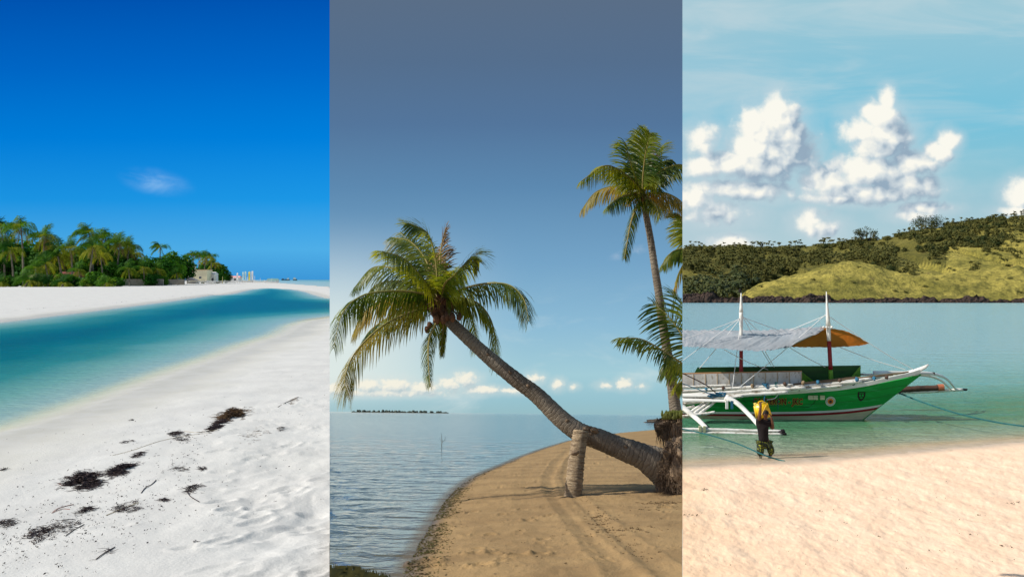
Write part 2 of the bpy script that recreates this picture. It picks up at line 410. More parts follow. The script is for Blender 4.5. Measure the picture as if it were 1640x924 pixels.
def sand_mat(name, dry, dry2, wet, wet2, w0, w1, bs=40., bstr=.5, bd=.01, speck=None, patch=.5, stretch=(1,1,1), coarse=None):
    m, w, out = new_mat(name)
    tc = w.node('ShaderNodeTexCoord'); P = w.vm('MULTIPLY', tc.outputs['Object'], stretch)
    wv = attr(w, 'wet')
    jit = w.m('MULTIPLY', w.m('SUBTRACT', w.noise(P, .35, 4), .5), w1*1.1)
    f = w.rng(w.m('ADD', wv, jit), w0, w1)
    c = w.mix(w.rng(w.noise(P, patch, 5, .62), .36, .64), dry, dry2)
    g = w.noise(P, 60, 3, .7)
    c = w.mix(w.rng(g, .3, .7, .0, .35), c, tuple(x*.72 for x in dry2))
    if speck: c = w.mix(w.m('MULTIPLY', w.rng(w.noise(P, 22, 2, .5), .69, .74), .8), c, speck)
    cw = w.mix(w.rng(w.noise(P, patch*2, 4), .35, .65), wet, wet2)
    col = w.mix(f, cw, c)
    b = w.node('ShaderNodeBsdfPrincipled'); w.l.new(col, b.inputs['Base Color'])
    w.l.new(w.rng(f, 0., 1., .45, .92), b.inputs['Roughness']); b.inputs['Specular IOR Level'].default_value = .2
    hh = w.noise(P, bs, 6, .65)
    if coarse: hh = w.m('ADD', w.m('MULTIPLY', hh, .35), w.m('MULTIPLY', w.noise(P, coarse, 5, .6, .3), 1.2))
    nb = bump(w, w.m('MULTIPLY', hh, w.rng(f, 0., 1., .25, 1.)), bstr, bd)
    w.l.new(nb, b.inputs['Normal']); w.l.new(b.outputs[0], out.inputs[0]); return m
M_wsand = sand_mat('white_sand', (.64, .63, .595), (.575, .565, .535), (.50, .48, .40), (.55, .53, .46), .1, 2.6, 26., .45, .02, patch=.8)
cL = np.concatenate([np.linspace(-900, -30, 90)[:-1], cols_to(-30, BL, 1.5)])
sheet('white_sand_beach', SL, cL, s_rows(), left_sand, M_wsand, 'white sand beach round the lagoon')
def water_mat(name, stops, smax, wave, rough=.12, spec=.5, alpha=None, streak=None, foam=None, bstr=.5, bdist=.05, ior=1.33):
    """colour by how far out from the shore, from shallow sand to deep water"""
    m, w, out = new_mat(name)
    tc = w.node('ShaderNodeTexCoord'); P = tc.outputs['Object']
    d = attr(w, 'deep')
    if streak:
        n = w.noise(w.vm('MULTIPLY', P, streak[0]), 1., 5, .6, .4)
        d = w.m('MULTIPLY', d, w.m('MULTIPLY_ADD', w.m('SUBTRACT', n, .5), streak[1], 1.))
    f = w.m('DIVIDE', d, smax)
    col = w.ramp(f, stops)
    b = w.node('ShaderNodeBsdfPrincipled')
    if foam:
        n = w.noise(w.vm('MULTIPLY', P, foam[0]), 1., 6, .68, .3)
        ff = w.m('MULTIPLY', w.rng(n, foam[1], foam[1]+.05), w.rng(d, foam[2], foam[3], 1., 0.))
        col = w.mix(ff, col, (.75, .8, .78))
    w.l.new(col, b.inputs['Base Color']); b.inputs['Roughness'].default_value = rough
    b.inputs['Specular IOR Level'].default_value = spec; b.inputs['IOR'].default_value = ior
    h = None
    for (sc, amp, det) in wave:
        n = w.m('MULTIPLY', w.noise(w.vm('MULTIPLY', P, sc), 1., det, .55, .25), amp)
        h = n if h is None else w.m('ADD', h, n)
    w.l.new(bump(w, h, bstr, bdist), b.inputs['Normal'])
    if alpha:
        tr = w.node('ShaderNodeBsdfTransparent'); ms = w.node('ShaderNodeMixShader')
        w.l.new(w.rng(d, alpha[0], alpha[1], alpha[2], 1.), ms.inputs[0]); w.l.new(tr.outputs[0], ms.inputs[1]); w.l.new(b.outputs[0], ms.inputs[2])
        w.l.new(ms.outputs[0], out.inputs[0])
    else: w.l.new(b.outputs[0], out.inputs[0])
    return m
M_lag = water_mat('lagoon_water', [(0, (.37, .41, .36)), (.08, (.30, .42, .38)), (.26, (.15, .34, .28)), (.46, (.03, .21, .175)), (.75, (.003, .135, .125)), (1, (.001, .10, .105))], 11.,
                  [((.5, 1.1, 1), .5, 3), ((3, 7, 1), .25, 4)], .25, .1, alpha=(0, 1.4, .0), streak=((.05, .12, 1), .55), bstr=.9, bdist=.25)
def lag_fun(X, Y, PX, PY):
    d = poly_sdf(X, Y, lagoon)
    # the near side shelves slowly, the far side and the narrow end more gently still
    far = seg_dist(X, Y, [lagoon[i] for i in range(14, 34)])
    near = seg_dist(X, Y, [lagoon[i] for i in range(0, 14)])
    deep = np.minimum(near*1.1*(1-.3*smooth(0, 520, PX)), far*1.1)
    deep = np.minimum(deep, 11)
    deep = np.where(d < 0, 0, deep)
    return np.zeros_like(X), {'deep': deep, 'keep': d > -.6}
sheet('lagoon_water', SL, cL, s_rows(), lag_fun, M_lag, 'teal lagoon between the white sand banks')
M_sea = water_mat('open_sea', [(0, (.35, .5, .46)), (.08, (.10, .36, .38)), (.35, (.03, .25, .32)), (.6, (.01, .10, .20)), (1, (.004, .04, .12))], 2500.,
                  [((.05, .2, 1), 1., 3)], .3, .25, foam=((.012, .05, 1), .57, 300, 1500), bstr=.4, bdist=.6, streak=((.002, .01, 1), .8))
def sea_fun(X, Y, PX, PY):
    d = poly_sdf(X, Y, seaP); return np.full_like(X, .05), {'deep': np.maximum(d, 0), 'keep': d > -4}
sheet('open_sea', SL, np.concatenate([np.linspace(300, BL, 90)]), np.concatenate([np.geomspace(.12, 3, 14), np.linspace(3.3, 30, 40)]), sea_fun, M_sea, 'open blue sea behind the sand spit')

# ---- MIDDLE PLACE: brown beach and grey blue sea --------------------------------------------------
mid_px = [(560,1100),(600,1010),(640,945),(655,905),(672,870),(695,832),(712,803),(730,783),(752,767),(778,755),(800,746),(830,733),(868,719),(910,706),(950,698.5),(1000,692.5),(1050,688),(1093,684.5),(1400,676)]
mid_line = [SM.g(*p) for p in mid_px]
ML = [p/QM for p in mid_line]
midP = ML+[Vector((4000, 9000, 0)), Vector((-9000, 9000, 0)), Vector((-9000, -50, 0)), Vector((-1.5, -5, 0))]
tracks = [[(915,722),(893,745),(880,775),(886,800),(905,828),(940,872),(985,924),(1020,970)],
          [(928,724),(912,748),(903,775),(910,800),(935,832),(975,870),(1040,924),(1080,960)],
          [(860,742),(840,775),(845,815),(870,870),(905,924)]]
tracks = [[SM.g(*p)/QM for p in t] for t in tracks]
foots2 = []
rg = random.Random(12)
for (a, b, s_) in [(682,905,1.6),(760,897,1),(735,850,.8),(640,905,.8),(790,900,.9),(785,866,.8),(845,846,1.),(880,800,.8),(755,827,1.),(836,828,.9),(830,905,1.2),(865,905,1.1),(770,918,1.3),(690,915,1.2),(870,880,.9),(1064,834,1.1),(1075,828,.8),(830,768,.8),(862,742,.8),(800,762,.7),(795,790,.8),(815,809,.8),(945,877,.7),(745,865,.7),(940,760,.8),(955,752,.8),(975,740,.8),(1010,748,.8),(960,770,.7)]:
    p = SM.g(a, b)/QM; foots2.append((p.x, p.y, rg.uniform(-.3, .4), .085*s_, .06*s_, .045*s_))
for _ in range(150):
    a = rg.uniform(690, 1093); b = rg.uniform(715, 924)
    p = SM.g(a, b)/QM; s_ = rg.uniform(.3, .8); foots2.append((p.x, p.y, rg.uniform(-.5, .5), .09*s_, .05*s_, .032*s_))
def mid_sand(X, Y, PX, PY):
    X = X/QM; Y = Y/QM
    d = -poly_sdf(X, Y, midP)
    z = np.where(d > 0, .22*(1-np.exp(-d/2.2))+.015*smooth(0, .12, d), np.maximum(d*.09, -1.5))
    on = smooth(.05, .5, d)*smooth(60, 25, Y)
    z = z+on*(.014*fbm(X*2.2, Y*1.6, 4, 2)+.011*fbm(X*9, Y*7, 3, 8))
    for i, t in enumerate(tracks):
        dt = seg_dist(X, Y, t); wd = (.10, .10, .12)[i]
        z = z+on*(-.018*np.exp(-(dt/wd)**2)+.009*np.exp(-((dt-wd*2)/(.5*wd))**2))*(1, 1, .35)[i]
    for (fx, fy, a, la, lb, dp) in foots2:
        m = (np.abs(X-fx) < .5) & (np.abs(Y-fy) < .5)
        if not m.any(): continue
        u = (X[m]-fx)*math.cos(a)+(Y[m]-fy)*math.sin(a); v = -(X[m]-fx)*math.sin(a)+(Y[m]-fy)*math.cos(a)
        r = np.sqrt((u/la)**2+(v/lb)**2)
        z[m] += -dp*smooth(1.1, .35, r)+dp*.45*np.exp(-((r-1.3)/.3)**2)
    return z*QM, {'wet': d}
M_bsand = sand_mat('brown_sand', (.37, .24, .108), (.275, .175, .078), (.11, .08, .048), (.145, .105, .062), .02, .28, 55., .8, .012, speck=(.12, .08, .045), patch=1.2)
cM = cols_to(BL, BR, 1.3)
sheet('brown_sand_beach', SM, cM, s_rows(), mid_sand, M_bsand, 'brown sand beach under the palms')
M_msea = water_mat('calm_sea', [(0, (.12, .11, .08)), (.15, (.07, .095, .09)), (.5, (.045, .075, .08)), (1, (.035, .06, .07))], 8.,
                   [((2.0, 2.6, 1), 1.0, 3), ((7, 9, 1), .18, 3), ((.6, 1.1, 1), 1.2, 2)], .06, .5, alpha=(0, .22, .25), bstr=.62, bdist=.10)
def msea_fun(X, Y, PX, PY):
    X = X/QM; Y = Y/QM
    d = poly_sdf(X, Y, midP)
    a = smooth(90, 20, Y)*smooth(.1, 1.5, d)*1.2
    z = a*(.03*fbm(X*.9+.5*Y, Y*.9-.3*X, 3, 5)+.012*fbm(X*2.7, Y*4, 3, 6))
    # small swash waves running along the sand
    sw = np.exp(-((d-.55-.15*vn(X*.8, Y*.8, 3))/.10)**2)*smooth(14, 8, Y)*.045*(.4+.6*smooth(-.2, .5, vn(X*.9, Y*.6, 8)))
    sw2 = np.exp(-((d-1.3-.2*vn(X*.7, Y*.7, 31))/.13)**2)*smooth(16, 9, Y)*.04
    return (z+.012*(d > 0)+sw+sw2)*QM, {'deep': np.maximum(d, 0), 'keep': d > -.25}
sheet('calm_sea', SM, cM, s_rows(), msea_fun, M_msea, 'calm grey blue sea beside the brown beach')

# ---- RIGHT PLACE: pink sand and turquoise bay ----------------------------------------------------
r_px = [(700,790),(900,765),(1000,754),(1093,745.5),(1140,743.5),(1200,740),(1260,737),(1310,733),(1380,727.5),(1440,722.5),(1500,716),(1570,711.5),(1640,706),(1760,700),(2200,680)]
r_line = [SR.g(*p) for p in r_px]
rP = r_line+[Vector((6000, 3000, 0)), Vector((-6000, 3000, 0)), Vector((-6000, 20, 0))]
def r_sand(X, Y, PX, PY):
    d = -poly_sdf(X, Y, rP)
    z = np.where(d > 0, .10*(1-np.exp(-d/2.)), np.maximum(d*.09, -3))
    on = smooth(.1, 2.2, d)
    w1 = fbm(X*1.1, Y*.55, 4, 4); w2 = fbm(X*3.0, Y*1.5, 4, 14); w3 = fbm(X*7, Y*3.5, 3, 24)
    z = z+on*(.03*w1+.017*fbm(X*6.2, Y*5., 3, 14)+.014*w2+.008*w3)+.012*w2*(d > 0)
    p = SR.g(1150, 800); r = np.sqrt(((X-p.x)/1.1)**2+((Y-p.y)/.9)**2); z = z+.12*smooth(1.2, 0, r)
    return z, {'wet': d}
M_psand = sand_mat('pink_sand', (.94, .69, .485), (.88, .615, .42), (.46, .35, .25), (.55, .43, .32), .02, 1.3, 30., .6, .03, patch=1.3, stretch=(1, .6, 1), speck=None, coarse=9.)
cR = np.concatenate([cols_to(BR, 1670, 1.4), np.linspace(1670, 2500, 90)[1:]])
sheet('pink_sand_beach', SR, cR, s_rows(450), r_sand, M_psand, 'pale pink sand beach in front of the boat')
M_rsea = water_mat('turquoise_bay', [(0, (.46, .40, .28)), (.05, (.24, .31, .20)), (.13, (.07, .21, .10)), (.24, (.055, .22, .13)), (.42, (.14, .37, .36)), (.7, (.21, .44, .48)), (1, (.25, .47, .54))], 42.,
                   [((1.2, 3.2, 1), 1., 4), ((5, 9, 1), .35, 3), ((.12, .5, 1), 2., 3)], .14, .42, alpha=(0, 1.4, .25), bstr=1., bdist=.22, streak=((.02, .22, 1), .5),
                   foam=((.25, 2.2, 1), .655, 3., 6.))
def rsea_fun(X, Y, PX, PY):
    d = poly_sdf(X, Y, rP)
    return .012+smooth(100, 25, Y)*.03*fbm(X*.8, Y*1.6, 4, 5)*smooth(.2, 2, d), {'deep': np.maximum(d, 0), 'keep': (d > -.5)}
sheet('turquoise_bay', SR, cR, s_rows(330, 2.), rsea_fun, M_rsea, 'turquoise bay water under the outrigger boat')

# ---------------------------------------------------------------- plant builders
M_frond = leafmat('palm_frond', (.035, .075, .010), (.16, .20, .020), .55, 3.2, .4, (2.3, 1.8, .45))
M_frondy = leafmat('palm_frond_yellow', (.16, .17, .02), (.34, .25, .03), .5, 1.5, .5, (1.8, 1.4, .4))
M_frondb = leafmat('palm_frond_brown', (.17, .10, .035), (.25, .16, .05), .3, 1.5, .7, (1.4, 1.1, .7))
M_rachis = pmat('palm_rachis', (.20, .19, .05), (.28, .22, .07), 2., .6)
M_trunk = pmat('palm_trunk', (.20, .165, .125), (.15, .12, .09), 1.2, .9, 30, .5, .012, stretch=(1, 1, 2.5), c3=(.25, .21, .165))
def bark_mat():
    m, w, out = new_mat('ringed_bark'); tc = w.node('ShaderNodeTexCoord'); P = tc.outputs['Object']; a = attr(w, 'along')
    aw = w.m('ADD', a, w.m('MULTIPLY', w.noise(P, 3.2, 4), .24))
    rg_ = w.m('PINGPONG', aw, .026); ring = w.rng(rg_, .0, .010, 1., 0.)
    n = w.noise(w.vm('MULTIPLY', P, (1, 1, 1)), 14, 6, .65)
    c = w.mix(w.rng(w.noise(P, 1.6, 4), .38, .62), (.225, .185, .14), (.15, .12, .09)); c = w.mix(w.rng(n, .5, .72, 0., .7), c, (.31, .27, .21))
    c = w.mix(w.m('MULTIPLY', ring, w.rng(w.noise(P, 7, 3), .38, .62, .0, .55)), c, (.06, .045, .032))
    b = w.node('ShaderNodeBsdfPrincipled'); w.l.new(c, b.inputs['Base Color']); b.inputs['Roughness'].default_value = .92; b.inputs['Specular IOR Level'].default_value = .2
    h = w.m('ADD', w.m('MULTIPLY', ring, -.55), w.m('MULTIPLY', n, 1.3)); w.l.new(bump(w, h, .9, .012), b.inputs['Normal']); w.l.new(b.outputs[0], out.inputs[0]); return m
M_bark = bark_mat()
M_post = pmat('pale_log', (.42, .31, .19), (.20, .14, .085), 9, .9, 30, 1., .03, stretch=(.7, .7, 4.5), c3=(.55, .44, .30))
M_fiber = pmat('root_fibre', (.22, .155, .10), (.09, .06, .038), 6, .95, 40, .8, .02, c3=(.22, .15, .09))
M_nut = pmat('palm_husk', (.16, .07, .03), (.07, .035, .02), 5, .8)
M_tfar = pmat('far_trunk', (.24, .21, .16), (.15, .125, .09), 1., .9)

def frond(leaf, stem, pts, L, n, wd, rng, roll=0., droop=.5, r0=.02, tend=1., gap=.1, jit=.12, seg=2, sweep=.6, wind=None):
    C = crom(pts, max(10, n//2)); m = len(C)-1
    if stem is not None: stem.tube(C, [r0*(1-.85*i/m) for i in range(m+1)], 5)
    G = Vector((0, 0, -1))
    for k in range(n):
        t = gap+(1-gap)*(k+.5*rng.random())/n*tend
        u = t*m; i = min(int(u), m-1); p = C[i].lerp(C[i+1], u-i)
        T = (C[min(i+2, m)]-C[max(i-1, 0)]).normalized()
        B = T.cross(G)
        B = B.normalized() if B.length > .15 else Vector((T.y, -T.x, 0.1)).normalized()
        Nn = B.cross(T)
        prof = (math.sin(PI*min(1, .16+.74*t)))**.55*(1 if t < .93 else .75)
        for sd in (-1, 1):
            rl = roll+rng.uniform(-.25, .25)
            S_ = (B*math.cos(rl)+Nn*math.sin(rl))*sd
            ln = L*prof*rng.uniform(.82, 1.12)
            d = (S_+T*(sweep+.8*t*t)+G*droop*.35+Vector((rng.uniform(-jit, jit), rng.uniform(-jit, jit), rng.uniform(-jit, jit)))).normalized()
            if wind is not None: d = (d+wind*rng.uniform(.5, 1.)).normalized()
            q = p; W = T*wd*.5*rng.uniform(.8, 1.15); vs = [q-W*.6, q+W*.6]; fs = []
            for j in range(seg):
                d = (d+G*droop*rng.uniform(.35, .75)).normalized()
                q = q+d*ln/(seg+1 if j else seg)*(1 if j else 1)
                ww = W*(1.-.35*(j+1)/seg) if j < seg-1 or seg == 1 else W*.6
                vs += [q-ww, q+ww]; a = 2*j; fs.append((a, a+1, a+3, a+2))
            d = (d+G*droop*.5).normalized(); vs.append(q+d*ln/(seg+1)); a = 2*seg; fs.append((a, a+1, a+2))
            leaf.add(vs, fs)

def trunk_tube(pts, radtab, nseg=70, n=14, ring=.035, seed=1, rough=.04):
    C = crom(pts, nseg); rr = random.Random(seed); rad = []
    for i in range(nseg+1):
        t = i/nseg; r = interp(t, radtab)*(1+ring*(1 if i % 2 else -1)*rr.uniform(.2, 1)+rr.uniform(-rough, rough)*.4); rad.append(r)
    mb = MB().tube(C, rad, n); L = [0.]
    for i in range(nseg): L.append(L[-1]+(C[i+1]-C[i]).length)
    mb.along = [l for l in L for _ in range(n)]; return mb
def set_along(o, mb):
    a = o.data.attributes.new('along', 'FLOAT', 'POINT'); a.data.foreach_set('value', mb.along)

# ---------------------------------------------------------------- MIDDLE: leaning palm, prop log, tall palms
YL = 16.4*QM
def A(px, py, dy=0.): return SM.at(px, py, YL+dy)
base_l = Vector((A(1100, 800).x, YL, .1))
lp = thing('leaning_palm', 'big coconut palm leaning far out over the water with its trunk on a log prop', 'palm tree', SM, base_l)
P_tr = [A(1125,800,.35), A(1098,776,.2), A(1066,751,.08), A(1030,731), A(993,717), A(959,703), A(928,692), A(898,670), A(860,633), A(828,609), A(792,580), A(757,549), A(721,515), A(709,499)]
k_ = YL/F
tb = trunk_tube(P_tr, [(0, 58*k_), (.077, 46*k_), (.154, 31*k_), (.23, 20.5*k_), (.31, 17.5*k_), (.385, 16.5*k_), (.46, 15.5*k_), (.54, 14.5*k_), (.62, 13*k_), (.77, 11.5*k_), (.92, 9.5*k_), (1, 8*k_)], 120, 18, .03, 3)
set_along(tb.build('trunk', M_bark, lp, base_l, True), tb)
# bark scars and knots
kb = MB(); rg = random.Random(4)
Ctr = crom(P_tr, 120)
for (i, a) in [(35,.2),(62,1.),(78,.4),(95,.1),(50,-.4),(86,1.5)]:
    c = Ctr[i]+Vector((0, -1, .3)).normalized()*(interp(i/120, [(0, 58*k_), (.23, 20*k_), (.46, 15*k_), (.77, 11*k_), (1, 8*k_)])*.97)
    MB().blob(c, (.03, .02, .025), i, 8, 6, .4).build('bark_knot', M_fiber, lp, base_l, True)
# root mass: fibrous lump with hanging roots
rb = MB(); cR_ = A(1110, 755, -.12)
rb.blob(cR_, (.44, .5, .46), 11, 40, 26, .32, 3.4)
rb.blob(A(1093, 740, -.22), (.23, .34, .31), 13, 30, 20, .36, 4.)
rb.build('root_mass', M_fiber, lp, base_l, False)
hr = MB(); rg = random.Random(8)
for k in range(900):
    a = rg.uniform(0, 2*PI); q = rg.uniform(.2, 1); z0 = rg.uniform(-.42, .42)
    s = cR_+Vector((-abs(math.cos(a))*.44*math.sqrt(max(.05, 1-z0*z0*3.4)), -math.sin(a)*.48*.9, z0))
    if s.y > YL+.3 and rg.random() < .5: continue
    e = s+Vector((-rg.uniform(-.03, .10), -rg.uniform(0, .1), -rg.uniform(.04, .17)))
    e.z = max(e.z, .02); mdl = s.lerp(e, .5)+Vector((rg.uniform(-.06, .03), -rg.uniform(0, .06), rg.uniform(0, .05)))
    hr.tube([s, mdl, e], [.007, .005, .002], 3, False)
hr.build('hanging_roots', M_fiber, lp, base_l)
# crown
rg = random.Random(21)
FR = [  # control points in photo pixels, tip offset in depth, leaflet length (px), roll, droop, material
 ([(703,488),(682,472),(635,466),(582,473),(549,501),(534,558)], -1.0, 52, .55, .75, 0),
 ([(703,492),(671,496),(617,519),(571,562),(553,603),(556,636)], -.6, 56, .5, .8, 2),
 ([(703,487),(682,462),(646,436),(599,428),(566,462)], .8, 50, .6, .55, 0),
 ([(703,486),(696,460),(682,416),(657,387),(628,380)], .6, 48, .6, .5, 0),
 ([(704,486),(701,455),(697,412),(684,373),(653,357)], -.5, 46, .8, .35, 0),
 ([(704,486),(705,450),(706,401),(714,364)], .2, 34, .8, .4, 3),
 ([(706,487),(718,458),(735,434),(757,411),(768,420)], .5, 44, .7, .5, 0),
 ([(706,488),(722,470),(771,455),(814,456),(838,478),(847,514)], -.6, 48, -.5, .7, 0),
 ([(706,490),(732,477),(764,485),(785,510),(793,544),(792,588)], .5, 46, -.4, .75, 0),
 ([(703,497),(697,519),(687,544),(686,580),(689,619)], -.9, 30, .3, .85, 0),
 ([(706,497),(710,520),(708,544),(708,570)], .3, 18, .2, .8, 0),
 ([(702,488),(672,462),(640,450),(600,458),(574,498)], .9, 48, .5, .7, 0),
 ([(702,492),(671,492),(628,505),(594,528),(580,548)], .9, 44, .45, .8, 0),
 ([(703,487),(680,450),(648,415),(612,402)], -1.2, 46, .6, .5, 0),
 ([(702,490),(668,478),(622,478),(585,498),(566,532)], .1, 50, .5, .75, 1),
 ([(706,487),(712,455),(728,440),(738,428)], -1.4, 40, .6, .5, 0),
 ([(706,490),(735,480),(752,500),(762,535),(764,560)], 1.0, 40, -.4, .8, 0),
 ([(703,487),(688,440),(672,402),(640,372)], 1.2, 44, .7, .4, 0),
]
mats = [M_frond, M_frondy, M_frondy, M_frondb]
for (pp, dy, L, roll, droop, mi) in FR:
    n = len(pp)-1; leaf = MB(); st = MB()
    P3 = [A(a, b, dy*(i/n)**1.2) for i, (a, b) in enumerate(pp)]
    frond(leaf, st, P3, L*k_, 105, .021, rg, roll, droop, .022, gap=.13, seg=3)
    fo = leaf.build('frond', mats[mi], lp, base_l); st.build('rachis', M_rachis, fo, base_l)
    if mi: fo['label'] = {1: 'yellowing frond', 2: 'low yellow drooping frond', 3: 'dry brown upright frond'}[mi]
cb = MB(); hb = MB()
cc = A(706, 492)
for k in range(120):
    a = rg.uniform(0, 2*PI); e = rg.uniform(-.4, 1.2)
    d = Vector((math.cos(a)*math.cos(e)-.25, math.sin(a)*math.cos(e), math.sin(e)+.1)); l = rg.uniform(.16, .42)
    cb.tube([cc, cc+d*l*.6, cc+d*l+Vector((0, 0, -rg.uniform(0, .12)))], [.022, .016, .004], 4, False)
cb.blob(cc, (.16, .16, .18), 5, 14, 10, .4, 4)
cb.build('crown_fibre', M_nut, lp, base_l)
for (px, py, r) in [(716,506,5),(724,508,5),(684,528,4),(688,521,4),(699,512,5),(710,511,5),(735,507,4)]:
    hb.blob(A(px, py, -.15), (r*k_*1.1, r*k_, r*k_*1.6), px, 10, 8, .2)
hb.build('husk_cluster', M_nut, lp, base_l, True)

pl = thing('log_prop', 'short pale palm log standing in the sand and holding up the leaning trunk', 'log', SM, A(917, 800, -.25))
pb = [A(917,801,-.33), A(920,770,-.31), A(924,730,-.27), A(930,690,-.22)]
tp = trunk_tube(pb, [(0, 15.5*k_), (.08, 14*k_), (.5, 13*k_), (.8, 12*k_), (1, 12*k_)], 46, 20, .05, 9, .12)
p0 = pl.matrix_basis.copy()
o_ = SM.M.inverted() @ pl.location
tp.build('log', M_post, pl, o_, True)
kn = MB(); kn.blob(A(921, 725, -.33-.19), (.05, .03, .035), 3, 10, 8, .4); kn.build('knot', M_fiber, pl, o_, True)
nk = MB(); nk.blob(A(951, 689, -.12), (.07, .06, .05), 4, 10, 8, .5, 4); nk.blob(A(940, 687, -.1), (.07, .06, .04), 5, 10, 8, .5, 4); nk.build('bark_stub', M_fiber, lp, base_l)

def built_palm(name, label, S, Y, trunk_px, trunk_r, crown_px, fronds, L, nleaf, wd, seed, ball=None, group=None, rach=.02):
    rr = random.Random(seed); k = Y/F
    base = S.at(*trunk_px[0], Y) if trunk_px else S.at(*crown_px, Y)
    t = thing(name, label, 'palm tree', S, base, group=group)
    if trunk_px:
        tt = trunk_tube([S.at(a, b, Y) for a, b in trunk_px], [(q, r*k) for q, r in trunk_r], 110, 14, .03, seed)
        set_along(tt.build('trunk', M_bark, t, base, True), tt)
    for f in fronds:
        pp, dy, Lp, roll, droop, mi = f
        n = len(pp)-1; leaf = MB(); st = MB()
        P3 = [S.at(a, b, Y+dy*(i/n)) for i, (a, b) in enumerate(pp)]
        frond(leaf, st, P3, Lp*k, nleaf, wd, rr, roll, droop, rach, seg=3)
        fo = leaf.build('frond', mats[mi], t, base); st.build('rachis', M_rachis, fo, base)
        if mi: fo['label'] = 'dry brown frond' if mi == 3 else 'yellow green frond'
    if crown_px:
        c = S.at(*crown_px, Y); cb = MB(); cb.blob(c, (8*k, 8*k, 9*k), seed, 12, 9, .4, 4)
        for q in range(50):
            a = rr.uniform(0, 2*PI); e = rr.uniform(-.5, 1.3); d = Vector((math.cos(a)*math.cos(e), math.sin(a)*math.cos(e), math.sin(e))); l = rr.uniform(10, 24)*k
            cb.tube([c, c+d*l*.6, c+d*l+Vector((0, 0, -.05))], [.016, .012, .004], 4, False)
        cb.build('crown_fibre', M_nut, t, base)
    return t, base
YT = 17.2*QM
TF = [([(1028,312),(1021,297),(994,274),(967,266),(930,291)], -.8, 40, .5, .7, 0),
      ([(1028,314),(1018,305),(988,298),(954,308),(930,338)], .5, 36, .5, .85, 1),
      ([(1027,316),(1019,332),(1010,358),(1004,391),(1000,414)], -.4, 26, .3, .8, 0),
      ([(1028,312),(1022,285),(1020,250),(1018,210)], .3, 40, .9, .45, 0),
      ([(1029,312),(1030,280),(1034,245),(1041,214)], -.5, 40, .9, .45, 0),
      ([(1028,312),(1018,285),(1008,255),(1001,228)], -.9, 38, .8, .5, 0),
      ([(1030,312),(1038,288),(1048,255),(1062,232)], .8, 38, .8, .5, 0),
      ([(1030,312),(1040,292),(1062,272),(1092,264),(1122,285)], -.5, 42, -.5, .65, 0),
      ([(1030,314),(1045,308),(1068,310),(1092,324),(1106,350)], .6, 38, -.45, .8, 1),
      ([(1030,316),(1040,320),(1051,331),(1056,350)], -.6, 26, -.4, .85, 0),
      ([(1029,312),(1040,280),(1058,262),(1075,256)], .3, 38, -.7, .6, 0),
      ([(1029,312),(1010,290),(990,272),(975,280)], 1.0, 34, .5, .7, 0),
      ([(1029,312),(1026,280),(1027,245),(1030,218)], 1.0, 36, .6, .5, 3),
      ([(1028,316),(1010,312),(990,318),(972,332)], -1.0, 32, .4, .8, 0),
      ([(1031,316),(1060,322),(1076,340)], 1.0, 30, -.4, .8, 1)]
tpalm, btp = built_palm('tall_palm', 'tall coconut palm with a straight thin trunk at the right edge of the brown beach', SM, YT,
    [(1086,700),(1082,660),(1076,614),(1068,560),(1058,495),(1055,470),(1048,425),(1041,378),(1031,326),(1029,316)],
    [(0, 14), (.08, 10.5), (.2, 8.4), (.4, 7), (.7, 5.8), (1, 4.6)], (1029, 318), TF, 40, 76, .023, 31)
rb2 = MB(); c2 = SM.at(1088, 680, YT); rb2.blob(c2, (.33, .33, .17), 17, 26, 18, .3, 4)
rb2.build('root_mass', M_fiber, tpalm, btp)
hr2 = MB(); rg = random.Random(18)
for k in range(420):
    a = rg.uniform(0, 2*PI); s = c2+Vector((math.cos(a)*.32*rg.uniform(.7, 1.05), math.sin(a)*.32, rg.uniform(-.06, .1)))
    e = s+Vector((rg.uniform(-.03, .03), rg.uniform(-.05, .02), -rg.uniform(.12, .33)))
    hr2.tube([s, s.lerp(e, .5)+Vector((rg.uniform(-.02, .02), -.02, 0)), e], [.008, .006, .002], 3, False)
hr2.build('hanging_roots', M_fiber, tpalm, btp)
mb_ = MB()
for k in range(150):
    px = rg.uniform(1058, 1095); p = SM.at(px, 669+rg.uniform(-3, 3), YT-.3+rg.uniform(-.1, .1)); h = rg.uniform(.03, .1)
    mb_.quad(p, p+Vector((.02, 0, 0)), p+Vector((.02, 0, h)), p+Vector((0, .01, h)))
mb_.build('moss', leafmat('moss', (.10, .13, .02), (.2, .2, .04)), tpalm, btp)
built_palm('background_palm', 'coconut palm behind the tall one, only its left fronds showing at mid height', SM, 18.6*QM,
    [(1150,690),(1135,560),(1118,402)], [(0, 8), (1, 5)], (1115, 400),
    [([(1115,400),(1095,398),(1076,404),(1060,424)], 0, 32, .5, .8, 0), ([(1115,402),(1100,415),(1086,440),(1079,466)], .3, 30, .4, .85, 1),
     ([(1115,400),(1098,378),(1088,350)], .3, 30, .6, .5, 0), ([(1115,400),(1092,352),(1086,342)], -.4, 26, .6, .5, 0)], 34, 44, .034, 41)
built_palm('young_palm', 'low young palm with bright fronds reaching in front of the tall trunk', SM, 16.8*QM,
    [(1140,720),(1130,650),(1124,600)], [(0, 9), (1, 7)], (1124, 602),
    [([(1124,600),(1093,582),(1061,561),(1027,543),(991,541)], -.3, 40, .55, .55, 0), ([(1124,598),(1105,560),(1088,530),(1068,504),(1046,486)], .2, 58, .8, .4, 0),
     ([(1124,604),(1098,590),(1075,578),(1062,584)], .3, 40, .4, .8, 0), ([(1124,596),(1108,540),(1098,500),(1090,478)], -.5, 54, .8, .4, 0),
     ([(1124,605),(1104,606),(1090,612),(1082,622)], -.2, 26, .4, .85, 0)], 40, 50, .026, 51)

